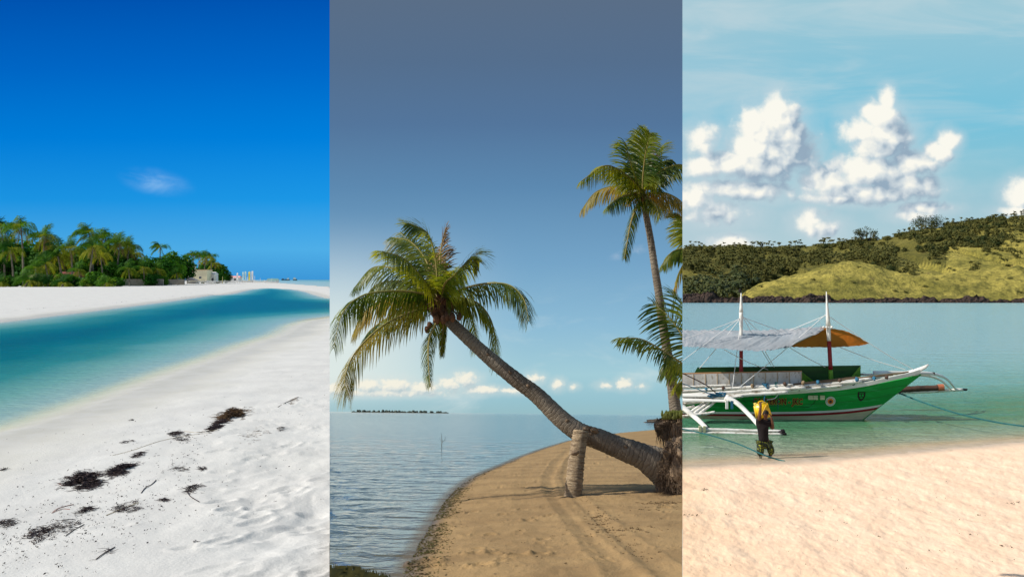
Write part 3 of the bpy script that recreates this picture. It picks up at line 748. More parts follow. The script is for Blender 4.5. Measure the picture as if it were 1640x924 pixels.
# mossy rock in the corner, offshore rock, stick in the water, island
mr = MB(); p = SM.g(528, 950)
mr.blob((p.x, p.y, .0), (.42, .3, .11), 3, 30, 16, .4, 3)
for k in range(700):
    a = random.Random(k).uniform(0, 2*PI); q = random.Random(k+9).uniform(0, 1)**.5; s = Vector((p.x+math.cos(a)*q*.42, p.y+math.sin(a)*q*.3, .08*(1-q*q)+.02))
    h = random.Random(k+5).uniform(.03, .09); mr.quad(s, s+Vector((.018, 0, 0)), s+Vector((.02+random.Random(k).uniform(-.03,.03), 0, h)), s+Vector((.0, 0, h)))
tag(place(mr.build('mossy_rock', pmat('moss_rock', (.14, .12, .03), (.06, .06, .02), 8, .9)), SM), 'low rock covered in olive moss in the shallow water at the bottom corner', 'rock')
orr = MB(); p = SM.g(1054, 676.5); orr.blob((p.x, p.y, .1), (2., 1.2, .42), 3, 16, 10, .4, 2)
tag(place(orr.build('offshore_rock', pmat('dark_rock', (.06, .05, .04), (.10, .08, .06), 3, .9)), SM), 'small dark rock in the sea beyond the brown beach near the root ball', 'rock')
M_stick = pmat('stick', (.12, .10, .07))
p = SM.g(707, 714); stx = MB().tube([p+Vector((0,0,-.1)), p+Vector((.02,0,.2)), p+Vector((-.02,0,.46))], [.012,.01,.005], 5)
stx.tube([p+Vector((.015,0,.12)), p+Vector((.12,0,.22)), p+Vector((.14,0,.34))], [.008,.007,.003], 4); stx.tube([p+Vector((0,0,.15)), p+Vector((-.08,0,.3))], [.007,.003], 4)
tag(place(stx.build('stick', M_stick), SM), 'thin forked stick standing out of the calm sea', 'stick')
ib = MB(); iv = MB(); rg = random.Random(3); YI = 1500
for k in range(70):
    px = 566+150*k/69; c = SM.foot(px, YI); 
    ib.blob((c.x, YI, 0), (2.8, 12, .9), k, 8, 6, .2)
    if rg.random() < .8:
        h = rg.uniform(1.2, 3.6)*(1 if 570 < px < 706 else .5)
        iv.blob((c.x+rg.uniform(-1, 1), YI+rg.uniform(-6, 6), .8+h*.4), (rg.uniform(1.6, 3.), 3, h*.6), k+5, 8, 6, .5, 3)
isl = thing('island', 'long low wooded island on the horizon left of the leaning palm', 'island', SM, (SM.foot(640, YI).x, YI, 0))
bi = Vector((SM.foot(640, YI).x, YI, 0))
ib.build('shore', pmat('island_shore', (.14, .15, .12)), isl, bi, True)
iv.build('woods', pmat('island_woods', (.06, .085, .07), (.09, .11, .09), .2), isl, bi)

# wrack along the water line, leaf litter, shells and bits on the brown sand
M_wrack = pmat('beach_wrack', (.10, .10, .025), (.055, .04, .018), 12, .95, c3=(.22, .14, .05))
M_debris = pmat('dry_debris', (.15, .09, .04), (.07, .045, .025), 9, .95)
def scatter(name, S, spots, mat, size, label, h=0.04, flat=.4, z0=.0):
    mb = MB(); rr = random.Random(len(spots))
    for (x, y, z, s) in spots:
        for q in range(rr.choice((1, 2, 3))):
            a = rr.uniform(0, PI); l = size*s*rr.uniform(.5, 1.5); w_ = l*rr.uniform(.12, .45)
            c = Vector((x+rr.uniform(-1, 1)*size, y+rr.uniform(-1, 1)*size, z+z0))
            u = Vector((math.cos(a), math.sin(a), rr.uniform(-.1, .25)))*l; v = Vector((-math.sin(a), math.cos(a), rr.uniform(-.2, .5)))*w_
            mb.add([c-u, c-v*.8, c+u+Vector((0,0,h*.3)), c+v+Vector((0, 0, h*rr.uniform(.2, 1)))], [(0,1,2,3)])
            mb.add([c-u*.4, c+v*.4, c+u*.5+Vector((0,0,h)), c-v*.4+Vector((0, 0, h*.5))], [(0,1,2,3)])
    o = mb.build(name, mat); place(o, S); tag(o, label, name.replace('_', ' '), kind='stuff'); return o
def mid_z(x, y):
    z, _ = mid_sand(np.array([[x]]), np.array([[y]]), None, None); return float(z[0, 0])
sp = []
for k in range(3600):
    t = rg.uniform(0, 1); i = interp(t, [(0, 1.5), (.7, 7.), (1, 15)]); j = int(i); q = mid_line[j].lerp(mid_line[j+1], i-j)
    T = (mid_line[j+1]-mid_line[j]).normalized(); Nn = Vector((T.y, -T.x, 0))
    off = abs(rg.gauss(.08, .09))+.01; 
    if vn(i*3.1, 0, 2) < -.5: continue
    x = q.x+Nn.x*off; y = q.y+Nn.y*off
    sp.append((x, y, mid_z(x, y), rg.uniform(.3, 1)*(1 if j < 9 else .7)))
scatter('wrack_line', SM, sp, M_wrack, .02, 'broken line of green and brown wrack along the edge of the brown sand', .006)
sp = []
tr2 = [SM.g(*p) for p in [(905,735),(893,760),(905,790),(925,812),(948,838),(962,858),(985,890),(1030,922)]]
for k in range(260):
    i = rg.uniform(0, 6.99); j = int(i); q = tr2[j].lerp(tr2[j+1], i-j); x = q.x+rg.gauss(.06, .07); y = q.y+rg.gauss(0, .07)
    sp.append((x, y, mid_z(x, y), rg.uniform(.2, .8)))
for (cx_, cy_, n, sx_) in [(1062,825,120,.16),(1065,833,20,.1),(1040,838,14,.1),(905,722,60,.2),(960,850,25,.1),(1000,870,70,.22),(958,858,16,.04),(957,845,30,.06),(900,728,30,.15),(835,789,14,.03),(719,792,20,.06),(695,815,16,.06)]:
    c = SM.g(cx_, cy_)
    for k in range(n):
        x = c.x+rg.gauss(0, sx_); y = c.y+rg.gauss(0, sx_*.5); sp.append((x, y, mid_z(x, y), rg.uniform(.3, 1.1)))
for k in range(330):
    c = SM.g(rg.uniform(700, 1092), rg.uniform(705, 930)); z = mid_z(c.x, c.y)
    if z > .08: sp.append((c.x, c.y, z, rg.uniform(.15, .6)))
scatter('leaf_litter', SM, sp, M_debris, .014, 'brown leaf and twig litter scattered over the brown sand', .008)
# ---------------------------------------------------------------- RIGHT: hills across the bay
def zrow(row, Y): return SR.h+(479-row)*Y/F
ridge_t = [(1000,400),(1093,398),(1150,401),(1200,397),(1250,397),(1300,394),(1350,390),(1400,384),(1440,378),(1480,368),(1520,362),(1560,355),(1600,350),(1640,347),(1720,345),(2400,380)]
mound_t = [(1160,500),(1180,487),(1190,470),(1206,460),(1230,451),(1280,440),(1310,432),(1335,425),(1365,421),(1395,426),(1425,434),(1460,441),(1500,442),(1540,437),(1580,433),(1610,429),(1640,428),(1760,430),(2400,460)]
rt = (np.array([a for a, _ in ridge_t]), np.array([b for _, b in ridge_t])); mt = (np.array([a for a, _ in mound_t]), np.array([b for _, b in mound_t]))
def hill_z(PX, Y):
    PX = np.asarray(PX, float); Y = np.asarray(Y, float)
    X = (PX-CX)/F*Y
    rB = np.interp(PX, *rt); zB = SR.h+(479-rB)*2000/F
    y0 = 1172+170*smooth(1170, 1250, PX)
    t = np.clip((Y-y0)/(2000-y0), 0, 1)
    b = zB*(t**.8*.55+smooth(0, 1, t)*.45)
    b = b+(16*fbm(X/150, Y/210, 4, 3)+5*fbm(X/38, Y/60, 3, 7))*smooth(0, .2, t)*smooth(1, .85, t)
    gul = np.abs(fbm(X/110+Y/500, Y/420, 3, 17)); b = b-30*np.clip(.16-gul, 0, .16)/.16*smooth(.1, .35, t)*smooth(1, .8, t)
    b = np.where(Y > 2000, zB*(1-((Y-2000)/900)**2), b)+2.5*fbm(X/60, Y/90, 3, 27)*smooth(.9, 1, t)
    rM = np.interp(PX, *mt); Yc = 1300+20*fbm(X/200, X*0, 2, 9); zM = SR.h+(479-rM)*1300/F
    tf = np.clip((Y-1174)/(Yc-1174), 0, 1)
    front = zM*np.sin(tf*PI/2)**.85
    back = zM*(1-.75*smooth(Yc, Yc+150, Y)); f = np.where(Y < Yc, front, back)
    f = f+(5.5*fbm(X/48+Y/90, Y/40, 4, 33)+3.6*fbm(X/13, Y/14, 3, 37))*smooth(0, .25, tf)*(zM > 2)
    f = np.where(PX < 1178, -5, f); f = np.where(Y > Yc+190, -5, f)
    z = np.maximum(b, f)
    return np.where(Y < 1173.5, -2, z), f > b
def hill_mat():
    m, w, out = new_mat('grassy_hill'); tc = w.node('ShaderNodeTexCoord'); P = tc.outputs['Object']
    c = w.mix(w.rng(w.noise(P, .018, 6, .62), .38, .62), (.47, .39, .09), (.29, .255, .055))
    wd = w.rng(w.m('ADD', attr(w, 'wood'), w.m('MULTIPLY', w.m('SUBTRACT', w.noise(P, .03, 4), .5), .9)), .35, .75)
    c = w.mix(w.rng(w.noise(P, .07, 6, .65), .45, .68, 0., .65), c, (.06, .068, .022))
    c = w.mix(w.rng(w.noise(w.vm('ADD', P, (50, 20, 3)), .045, 6, .65), .60, .72, 0., .55), c, (.22, .135, .075))
    c = w.mix(w.rng(w.noise(P, .25, 4, .7), .42, .66, 0., .55), c, (.10, .10, .03))
    c = w.mix(w.m('MULTIPLY', wd, .62), c, (.05, .055, .016))
    b = w.node('ShaderNodeBsdfPrincipled'); w.l.new(c, b.inputs['Base Color']); b.inputs['Roughness'].default_value = .95; b.inputs['Specular IOR Level'].default_value = .1
    w.l.new(bump(w, w.noise(P, .13, 8, .75, .8), 1., 5.), b.inputs['Normal']); w.l.new(b.outputs[0], out.inputs[0]); return m
PXg = np.concatenate([np.linspace(1070, 1660, 420), np.linspace(1665, 2400, 100)]); Yg = np.concatenate([np.linspace(1173, 1300, 60), np.linspace(1306, 1500, 40), np.linspace(1510, 2100, 80), np.linspace(2120, 2600, 12)])
PXG, YG = np.meshgrid(PXg, Yg); ZG, _FR = hill_z(PXG, YG); XG = (PXG-CX)/F*YG
PXG0 = np.maximum(PXG, BR); XG = (PXG0-CX)/F*YG
nr, nc = PXG.shape; ii = np.arange(nr*nc).reshape(nr, nc)
hm = bpy.data.meshes.new('hills'); hm.from_pydata(np.stack([XG, YG, ZG], -1).reshape(-1, 3).tolist(), [], np.stack([ii[:-1, :-1], ii[:-1, 1:], ii[1:, 1:], ii[1:, :-1]], -1).reshape(-1, 4).tolist())
hm.polygons.foreach_set('use_smooth', [True]*len(hm.polygons)); hm.materials.append(hill_mat())
RW = 479-(ZG-SR.h)*F/YG; RD = np.interp(PXG, *rt)
D_ = np.where(PXG < 1195, 1., np.where(PXG < 1345, .95, np.where(PXG < 1440, np.where(RW < 428, 1., .25), np.where(PXG < 1515, np.where((RW > 372) & (RW < 424), .9, .1), np.where(PXG < 1610, np.where((RW < 396) & (PXG-1515 < (420-RW)*3.2), .85, .1), np.where(RW < 376, .5, .25))))))
D_ = np.where(ZG > 0, D_, 0)*(~(_FR)); a_ = hm.attributes.new('wood', 'FLOAT', 'POINT'); a_.data.foreach_set('value', D_.astype(np.float32).ravel())
ho = bpy.data.objects.new('hills', hm); COL.objects.link(ho); place(ho, SR); tag(ho, 'grassy and wooded hills across the bay', kind='structure')
# dark rocky foot of the hills
def rocks():
    px = np.linspace(1080, 2400, 1300); px[px < BR] = BR; tt = np.linspace(0, 1, 16)
    PXr, T = np.meshgrid(px, tt); X = (PXr-CX)/F*1172
    amp = (9.5+9.*fbm(X/38, X*0, 4, 51)+3.*fbm(X/6, X*0+3, 2, 52))
    amp = amp*(1+.9*smooth(1230, 1180, PXr)*0+.5*(PXr < 1330)); amp = amp*np.where(PXr < 1190, .75, 1)
    amp = amp*(1-.5*smooth(.0, .35, fbm(X/70, X*0+9, 2, 60)))
    z = -1+(np.clip(amp, 1.6, 17)+1)*np.sin(T*PI*.62)
    Y = 1166+T*16+3.2*fbm(X/7, T*5, 3, 53)+1.5*fbm(X/2.5, T*9, 2, 54)
    z = z+(1.6*fbm(X/5, T*6, 3, 55)+.8*fbm(X/2, T*12, 2, 56))*np.sin(T*PI)
    i2 = np.arange(PXr.size).reshape(PXr.shape)
    me = bpy.data.meshes.new('rocky_shore'); me.from_pydata(np.stack([(PXr-CX)/F*Y, Y, z], -1).reshape(-1, 3).tolist(), [], np.stack([i2[:-1, :-1], i2[:-1, 1:], i2[1:, 1:], i2[1:, :-1]], -1).reshape(-1, 4).tolist())
    me.materials.append(pmat('shore_rock', (.06, .036, .026), (.028, .018, .015), .25, .9, .35, 1., 3., c3=(.12, .08, .06)))
    o = bpy.data.objects.new('rocky_shore', me); COL.objects.link(o); place(o, SR); tag(o, 'dark reddish rocks along the foot of the hills', kind='structure')
rocks()
# hill vegetation
M_hleaf = leafmat('hill_foliage', (.04, .06, .018), (.145, .14, .038), .2, .06, .7, (1.2, 1.1, .6), .15, .45)
M_hleaf2 = leafmat('hill_palm_leaf', (.05, .072, .022), (.15, .155, .05), .2, .2, .5, (1.2, 1.1, .6), .3, .4)
def small_palm(seed, H=9., col=None):
    rr = random.Random(seed); mb = MB(); lean = (rr.uniform(-1, 1), rr.uniform(-1, 1))
    mb.tube([(0, 0, -1), (lean[0]*.4, lean[1]*.4, H*.5), (lean[0], lean[1], H)], [.28, .2, .16], 5)
    for k in range(15):
        a = rr.uniform(0, 2*PI); e = rr.uniform(-.25, 1.1); L = rr.uniform(3., 4.2)
        d = Vector((math.cos(a)*math.cos(e), math.sin(a)*math.cos(e), math.sin(e))); p = Vector((lean[0], lean[1], H)); S_ = Vector((-math.sin(a), math.cos(a), 0))
        q = p; prev = None
        for j in range(5):
            w_ = (.25, .75, .8, .55, .05)[j]
            cur = [q-S_*w_-Vector((0, 0, w_*.5)), q, q+S_*w_-Vector((0, 0, w_*.5))]
            if prev: mb.add(prev+cur, [(0,1,4,3),(1,2,5,4)])
            prev = cur; q = q+d*L/4; d = (d+Vector((0, 0, -.42))).normalized()
    me = mb.mesh('hill_palm'); me.materials.append(M_hleaf2); return me
def clump(seed, R, n, lobes, size, me_name, mat, flat=.7, trunk=0., low=.35):
    rr = random.Random(seed); mb = MB(); L = []
    for k in range(lobes):
        a = rr.uniform(0, 2*PI); q = rr.uniform(0, .65)*R
        L.append((Vector((math.cos(a)*q, math.sin(a)*q, trunk+rr.uniform(low, 1.)*R*flat)), R*rr.uniform(.35, .6)))
    for k in range(n):
        c, r = rr.choice(L); d = Vector((rr.gauss(0, 1), rr.gauss(0, 1), rr.gauss(0, 1))).normalized()
        p = c+d*r*rr.uniform(.55, 1.08)*Vector((1, 1, flat)).z**.0
        p.z = max(p.z, .05*R)
        nrm = (d+Vector((rr.uniform(-.8, .8), rr.uniform(-.8, .8), rr.uniform(-.3, 1.)))).normalized(); u = nrm.orthogonal().normalized(); v = nrm.cross(u)
        a = rr.uniform(0, PI); u, v = u*math.cos(a)+v*math.sin(a), v*math.cos(a)-u*math.sin(a); s = size*rr.uniform(.5, 1.3)
        mb.add([p-u*s, p+v*s*.5, p+u*s, p-v*s*.5], [(0,1,2,3)])
    if me_name is None: return mb
    me = mb.mesh(me_name); me.materials.append(mat); return me
palm_me = [small_palm(100+k, H) for k, H in enumerate((8, 9.5, 11, 7))]
bush_me = [clump(200+k, 6.5, 300, 6, .95, 'hill_bush', M_hleaf) for k in range(4)]
def dens(px, row, ridge):
    if px < 1195: d = 1.
    elif px < 1345: d = 1. if row > ridge+3 else .75
    elif px < 1440: d = 1. if row < 428 else .3
    elif px < 1515: d = .95 if 372 < row < 424 else .18
    elif px < 1610: d = .85 if row < 396 and px-1515 < (420-row)*3.2 else .3
    else: d = .6 if row < 376 else .3
    if row < ridge+5 and px > 1345: d = max(d, .75 if not 1480 < px < 1548 else .1)
    return d
rg = random.Random(77); cand = []
zz = []
while len(cand) < 10500:
    px = rg.uniform(1085, 1700); Y = 1176+(2010-1176)*rg.random()**.85
    cand.append((px, Y))
ca = np.array(cand); cz, onf = hill_z(ca[:, 0], ca[:, 1])
pal = []; bus = []
for (px, Y), z, f in zip(cand, cz, onf):
    row = 479-(z-SR.h)*F/Y; ridge = float(np.interp(px, *rt))
    rm = float(np.interp(px, *mt))
    if row > rm+1 and Y > 1320: continue
    if f:
        if row > rm+3 and rg.random() < .022: bus.append((px, Y, z, .45, row))
        continue
    pt_ = vn(px/26, row/14, 5)*.5+vn(px/9, row/6, 6)*.3
    d = dens(px, row, ridge)
    if d < .9 and pt_ < .32-d*.9: continue
    if d >= .9 and pt_ < -.16: continue
    if d > .8 and row > 404 and rg.random() < .8: pal.append((px, Y, z, 1., row))
    elif rg.random() < (.75 if d > .8 else .55): bus.append((px, Y, z, rg.uniform(.6, 1.15) if d > .8 else rg.uniform(.35, .8), row))
    elif rg.random() < .4: pal.append((px, Y, z, .9, row))
def put(me, name, px, Y, z, s, label, cat, group):
    o = bpy.data.objects.new(name, me); COL.objects.link(o)
    place(o, SR, ((px-CX)/F*Y, Y, z-.4*s), rg.uniform(0, 2*PI), (s, s, s*rg.uniform(.85, 1.15))); tag(o, label, cat, group); return o
pal = [p for p in pal if 1088 < p[0]]; bus = [p for p in bus if 1088 < p[0]]
pal.sort(key=lambda p: p[1]/p[3]); bus.sort(key=lambda p: p[1]/p[3])
pv = [p for p in pal if BR+6 < p[0] < 1638]; bv = [p for p in bus if BR+6 < p[0] < 1638]
def zone(p, k):
    px, row = p[0], p[4]; rd = float(np.interp(px, *rt))
    a = ['at the dark wooded left end of the hills', 'behind the left tip of the grassy mound', 'above the left shoulder of the mound', 'above the highest part of the mound', 'in the grove left of the saddle bush', 'above the saddle bush', 'in the wooded gully right of the saddle', 'on the grassy right hand slope', 'near the right edge of the picture'][int(np.searchsorted([1150, 1210, 1270, 1340, 1410, 1450, 1520, 1590], px))]
    if px < 1210: a = ['at the far left end', 'a little in from the left end', 'left of the first mast', 'behind the finial of the first mast', 'above the left tip of the mound', 'just right of the first mast'][int(np.searchsorted([1118, 1142, 1166, 1186, 1198], px))]
    f = (row-rd)/(483-rd); v = 'just above the shore rocks' if f > .82 else 'low on the slope' if f > .64 else 'halfway up' if f > .42 else 'on the upper slope' if f > .14 else 'on the ridge'
    return (('tall far palm ' if p[2] % 3 > 3 else 'small far palm ') if k == 'palm' else 'low round bush ' if p[3] < .75 else 'large dark bush ')+v+', '+a
for p in pv[:300]: put(rg.choice(palm_me), 'hill_palm', *p[:3], p[3]*rg.uniform(1.2, 1.7), zone(p, 'palm'), 'palm tree', 'coconut palms on the far hillside')
for p in bv[:300]: put(rg.choice(bush_me), 'hill_bush', *p[:3], p[3]*1.35, zone(p, 'bush'), 'bush', 'bushes on the far hillside')
rest = MB()
prm = [[tuple(v.co) for v in me.vertices] for me in palm_me]; prf = [[tuple(p.vertices) for p in me.polygons] for me in palm_me]
bmv = [clump(300+k, 6.5, 120, 5, 1.3, None, None) for k in range(3)]
usedP = {id(p) for p in pv[:300]}; usedB = {id(p) for p in bv[:300]}
for p in pal:
    if id(p) in usedP: continue
    k = rg.randrange(4); a = rg.uniform(0, 6.28); c, s_ = math.cos(a), math.sin(a); x0 = (p[0]-CX)/F*p[1]
    c *= 1.35; s_ *= 1.35; rest.add([(x0+x*c-y*s_, p[1]+x*s_+y*c, p[2]+z*1.35) for x, y, z in prm[k]], prf[k])
for p in bus:
    if id(p) in usedB: continue
    b_ = rg.choice(bmv); a = rg.uniform(0, 6.28); c, s_ = math.cos(a)*p[3]*1.3, math.sin(a)*p[3]*1.3; x0 = (p[0]-CX)/F*p[1]
    rest.add([(x0+x*c-y*s_, p[1]+x*s_+y*c, p[2]+z*p[3]) for x, y, z in b_.v], b_.f)
wo = rest.build('woodland', M_hleaf); place(wo, SR); tag(wo, 'dark woods covering the far hillside', 'woodland', kind='stuff')
print('hill', len(pv), len(bv), len(rest.f))
# trees standing on the skyline
M_sky = leafmat('ridge_tree_leaf', (.04, .058, .026), (.085, .092, .04), .15, .06, .7, (1.2, 1.1, .6), .15, .2)
def ridge_tree(px0, px1, top, label, seed, lobes, n):
    cx_ = (px0+px1)/2; z = float(hill_z([cx_], [1985.])[0][0]); k = 1985/F; x0 = (cx_-CX)*k; R = (px1-px0)*k/2; H = zrow(top, 1985)-z
    t = thing('ridge_tree', label, 'tree', SR, (x0, 1985, z-3), group=None); rr = random.Random(seed); mb = MB(); L = []
    for q in range(lobes):
        u = rr.uniform(-1, 1); L.append((Vector((u*R*.75, rr.uniform(-.5, .5)*R, 3+H*rr.uniform(.35, .82)*(1-.35*abs(u)))), R*rr.uniform(.2, .34)))
    for q in range(n):
        c, r = rr.choice(L); d = Vector((rr.gauss(0, 1), rr.gauss(0, 1), rr.gauss(0, 1))).normalized(); p = c+d*r*rr.uniform(.4, 1.15); p.z = max(2, p.z)
        u = Vector((rr.gauss(0, 1), rr.gauss(0, 1), rr.gauss(0, 1))).normalized(); v = u.orthogonal(); s = rr.uniform(.8, 1.9)
        mb.add([p-u*s, p+v*s*.5, p+u*s, p-v*s*.5], [(0,1,2,3)])
    mb.build('crown', M_sky, t); tk = MB()
    for q in range(3): u = rr.uniform(-.4, .4)*R; tk.tube([(u*.5, 0, 0), (u, 0, 3+H*.45)], [1., .6], 5)
    for q, (c, r) in enumerate(L[:6]): tk.tube([(c.x*.3, 0, 3), c], [.7, .3], 4)
    tk.build('trunk', M_tfar, t)
ridge_tree(1367, 1411, 360, 'rounded dark tree on the skyline left of the wide ridge top clump', 1, 11, 1100)
ridge_tree(1449, 1515, 344, 'wide flat topped clump of dark trees highest on the hill skyline', 2, 18, 1900)
ridge_tree(1216, 1224, 384, 'tiny lone tree poking above the low left end of the ridge', 3, 4, 160)
ridge_tree(1531, 1537, 354, 'tiny lone shrub on the bare skyline right of the wide clump', 4, 3, 110)
ridge_tree(1413, 1442, 412, 'round dark bush standing alone on the grassy saddle behind the front mound', 5, 7, 10)
for o in [o for o in bpy.data.objects if o.get('label', '').startswith('round dark bush standing')]:
    for c in [c for c in o.children]: bpy.data.objects.remove(c)
    bpy.data.objects.remove(o)
z_ = float(hill_z([1427], [1450.])[0][0]); put(clump(77, 13, 900, 9, 1.1, 'saddle_bush', M_hleaf, .8), 'saddle_bush', 1427, 1400., zrow(439, 1400), 1., 'big round dark bush alone on the grassy saddle behind the front mound', 'bush', None)

# ---------------------------------------------------------------- RIGHT: outrigger boat
YB = SR.g(1380, 672).y; A_B = math.radians(-6)
b0 = SR.g(1380, 672); FB = Matrix.Translation(b0) @ Matrix.Rotation(A_B, 4, 'Z'); FBi = FB.inverted()
kb_ = YB/F
def BP(px, py, yb=0.):                 # photo point on the boat's own upright plane yb metres to its far side
    d = FBi.to_3x3() @ SR.ray(px, py); o = FBi @ Vector((0, 0, SR.h)); t = (yb-o.y)/d.y; return o+d*t
boat = thing('outrigger_boat', 'green and white wooden outrigger boat with a silver and orange canopy moored in the shallows', 'boat', SR, b0, A_B)
def paint(n, c, c2=None, r=.45, sc=1.5): return pmat(n, c, c2 or tuple(x*.72 for x in c), sc, r, 14, .12, .01, spec=.4, stretch=(.5, 1, 2.5), detail=6)
M_green = pmat('green_paint', (.008, .33, .05), (.008, .25, .04), 1.3, .42, 10, .2, .01, stretch=(.35, 1, 2.2), detail=7, c3=(.03, .36, .10), lo=.3, hi=.75); M_white = paint('white_paint', (.80, .79, .74), (.66, .64, .58), .5); M_red = paint('red_paint', (.30, .012, .02)); M_cream = paint('cream_paint', (.62, .56, .36), (.42, .42, .25), .6)
M_dkgreen = paint('dark_green_paint', (.02, .11, .015), (.012, .07, .012), .6); M_lime = paint('lime_paint', (.12, .32, .015), (.08, .24, .012)); M_wood = pmat('weathered_wood', (.30, .21, .12), (.16, .11, .07), 4, .85, 20, .5, .01, stretch=(.3, 1, 2)); M_dkwood = pmat('dark_wood', (.05, .03, .022), (.09, .05, .035), 4, .8)
M_bamboo = pmat('painted_bamboo', (.78, .76, .70), (.60, .57, .50), 2.5, .55, 10, .3, .01, c3=(.30, .24, .17), stretch=(.6, 1, 1), lo=.42, hi=.7)
M_tarpg = pmat('silver_tarp', (.36, .375, .39), (.28, .295, .31), .5, .35, 1.3, .7, .16, spec=.6); M_tarpo = leafmat('orange_tarp', (.50, .19, .03), (.40, .14, .025), .45, .8, .6, (1.5, 1.1, .8), .2, 0)
M_rope = pmat('white_rope', (.72, .72, .70), None); M_brope = pmat('blue_rope', (.03, .16, .26), (.02, .10, .18), 6, .8); M_grope = pmat('green_rope', (.02, .13, .13), (.015, .09, .10), 6, .8)
M_black = pmat('black_paint', (.018, .012, .014), None); M_orange = pmat('orange_paint', (.75, .20, .03), None)
def xs(z): return 1.24*z+.02
SH = [(-9, .98), (-6.9, .93), (-4.5, .96), (-3, 1.05), (-2, 1.13), (-1, 1.22), (0, 1.38), (1, 1.60), (1.7, 1.74), (2.2, 1.88)]
def sheer(x): return interp(x, SH)
def half(x, z):                        # hull half width
    s = max(0., xs(z)-x); return (.30+.32*max(0, z)/1.0)*(1-math.exp(-s/1.5))+.03
def stripe(x): return .20+.27*math.exp((x-.3)/1.6) if x < .7 else .20+.27*math.exp(.25)
def hull_band(lo, hi, name, mat, n=90, m=7, off=0., sides=(-1, 1)):
    mb = MB()
    for sd in sides:
        for i in range(n+1):
            f = i/n; u = 1-(1-f)**1.6
            for j in range(m+1):
                g = j/m
                x = -9+9*u*1.0; zl = lo(x); zh = hi(x)
                z = zl+(zh-zl)*g
                xe = -9+(9+xs(z))*u; z = lo(xe)+(hi(xe)-lo(xe))*g; xe = -9+(9+xs(z))*u
                mb.v.append((xe, sd*(half(xe, z)+off), z))
        b = len(mb.v)-(n+1)*(m+1)
        for i in range(n):
            for j in range(m):
                a = b+i*(m+1)+j; q = (a, a+m+1, a+m+2, a+1); mb.f.append(q if sd > 0 else q[::-1])
    # stem edge
    return mb.build(name, mat, boat, None, True)
hull_band(lambda x: -.35, lambda x: stripe(x)-.09, 'bottom_planking', M_cream)
hull_band(lambda x: stripe(x)-.09, lambda x: stripe(x), 'red_stripe', M_red, m=1, off=.006)
hull_band(lambda x: stripe(x), lambda x: stripe(x)+.085, 'white_stripe', M_white, m=1, off=.008)
hull_band(lambda x: stripe(x)+.085, lambda x: sheer(x), 'hull', M_green)
for f_ in (.36, .70): hull_band(lambda x: stripe(x)+.085+(sheer(x)-stripe(x)-.085)*f_, lambda x: stripe(x)+.097+(sheer(x)-stripe(x)-.085)*f_, 'plank_seam', M_dkgreen, m=1, off=.004)
st = MB(); st.tube([(xs(z), 0, z) for z in (-.3, .3, .8, 1.2, 1.5, 1.78)], [.035]*6, 8); st.build('stem', M_green, boat, None, True)
for sd in (-1, 1):
    gw = MB()
    pts = [Vector((x, sd*(half(x, sheer(x))+.02), sheer(x)+.05)) for x in np.linspace(-9, 2.15, 60)]
    for i in range(59):
        a, b = pts[i], pts[i+1]; w_ = Vector((0, .05*sd, 0)); h = Vector((0, 0, .075))
        gw.add([a-w_-h, a+w_-h, a+w_+h, a-w_+h, b-w_-h, b+w_-h, b+w_+h, b-w_+h], [(0,4,5,1),(1,5,6,2),(2,6,7,3),(3,7,4,0)])
    gw.build('gunwale', M_white, boat)
pr = MB(); q = [(1.8, 1.78, .12), (2.02, 1.89, .115), (2.22, 1.98, .10), (2.40, 2.07, .075), (2.52, 2.17, .035)]
pr.tube([(a, 0, b) for a, b, _ in q], [c for *_, c in q], 8, True, .6); pr.build('prow', M_white, boat, None, True)
dk = MB()
for i in range(40):
    a = -9+i*11/40; b = a+11/40; dk.quad((a, -half(a, 1)+.04, sheer(a)-.25), (b, -half(b, 1)+.04, sheer(b)-.25), (b, half(b, 1)-.04, sheer(b)-.25), (a, half(a, 1)-.04, sheer(a)-.25))
dk.build('deck', M_dkwood, boat)
# cabin: white seat back, dark green far side, posts and braces
def slab(a, b, c, d, th, name, mat, parent=boat):
    a, b, c, d = map(Vector, (a, b, c, d)); n = (b-a).cross(d-a).normalized()*th
    mb = MB().add([a, b, c, d, a+n, b+n, c+n, d+n], [(3,2,1,0),(4,5,6,7),(0,1,5,4),(1,2,6,5),(2,3,7,6),(3,0,4,7)]); return mb.build(name, mat, parent)
slab(BP(1098,622,.62), BP(1378,616,.62), BP(1378,585,.62), BP(1117,588,.62), .03, 'cabin_side', M_dkgreen)
slab(BP(1060,622,-.05), BP(1284,617,-.05), BP(1284,595,-.05), BP(1060,600,-.05), .03, 'seat_back', pmat('white_panel', (.74, .72, .68), (.62, .58, .52), 3, .7, c3=(.42, .36, .28), stretch=(1, 1, .5)))
for i in range(12):
    px = 1072+19.2*i; p0 = BP(px, 619.5-i*.2, -.05); p1 = BP(px, 600-.4*i, -.05)
    MB().box(((p0+p1)/2-Vector((0, .03, 0)))[:], (.035, .02, (p1-p0).length)).build('batten', pmat('batten', (.50, .38, .25)) if i == 0 else bpy.data.materials['batten'], boat)
c0 = BP(1050, 599, -.05); c1 = BP(1284, 594.5, -.05); MB().tube([c0, c1], .03, 6).build('top_rail', pmat('rail_wood', (.42, .22, .10)), boat)
for (a, b) in [((1283, 596), (1303, 612)), ((1378, 588), (1363, 606))]:
    MB().tube([BP(*a, .3), BP(*b, .3)], .05, 4).build('brace', M_lime, boat)
slab(BP(1284,617,.0), BP(1300,617,.5), BP(1284,595,.5), BP(1284,595,0), .02, 'cabin_end', M_lime)
slab(BP(1378,613,.25), BP(1378,613,.6), BP(1378,586,.6), BP(1366,610,.25), .02, 'cabin_end', M_lime)
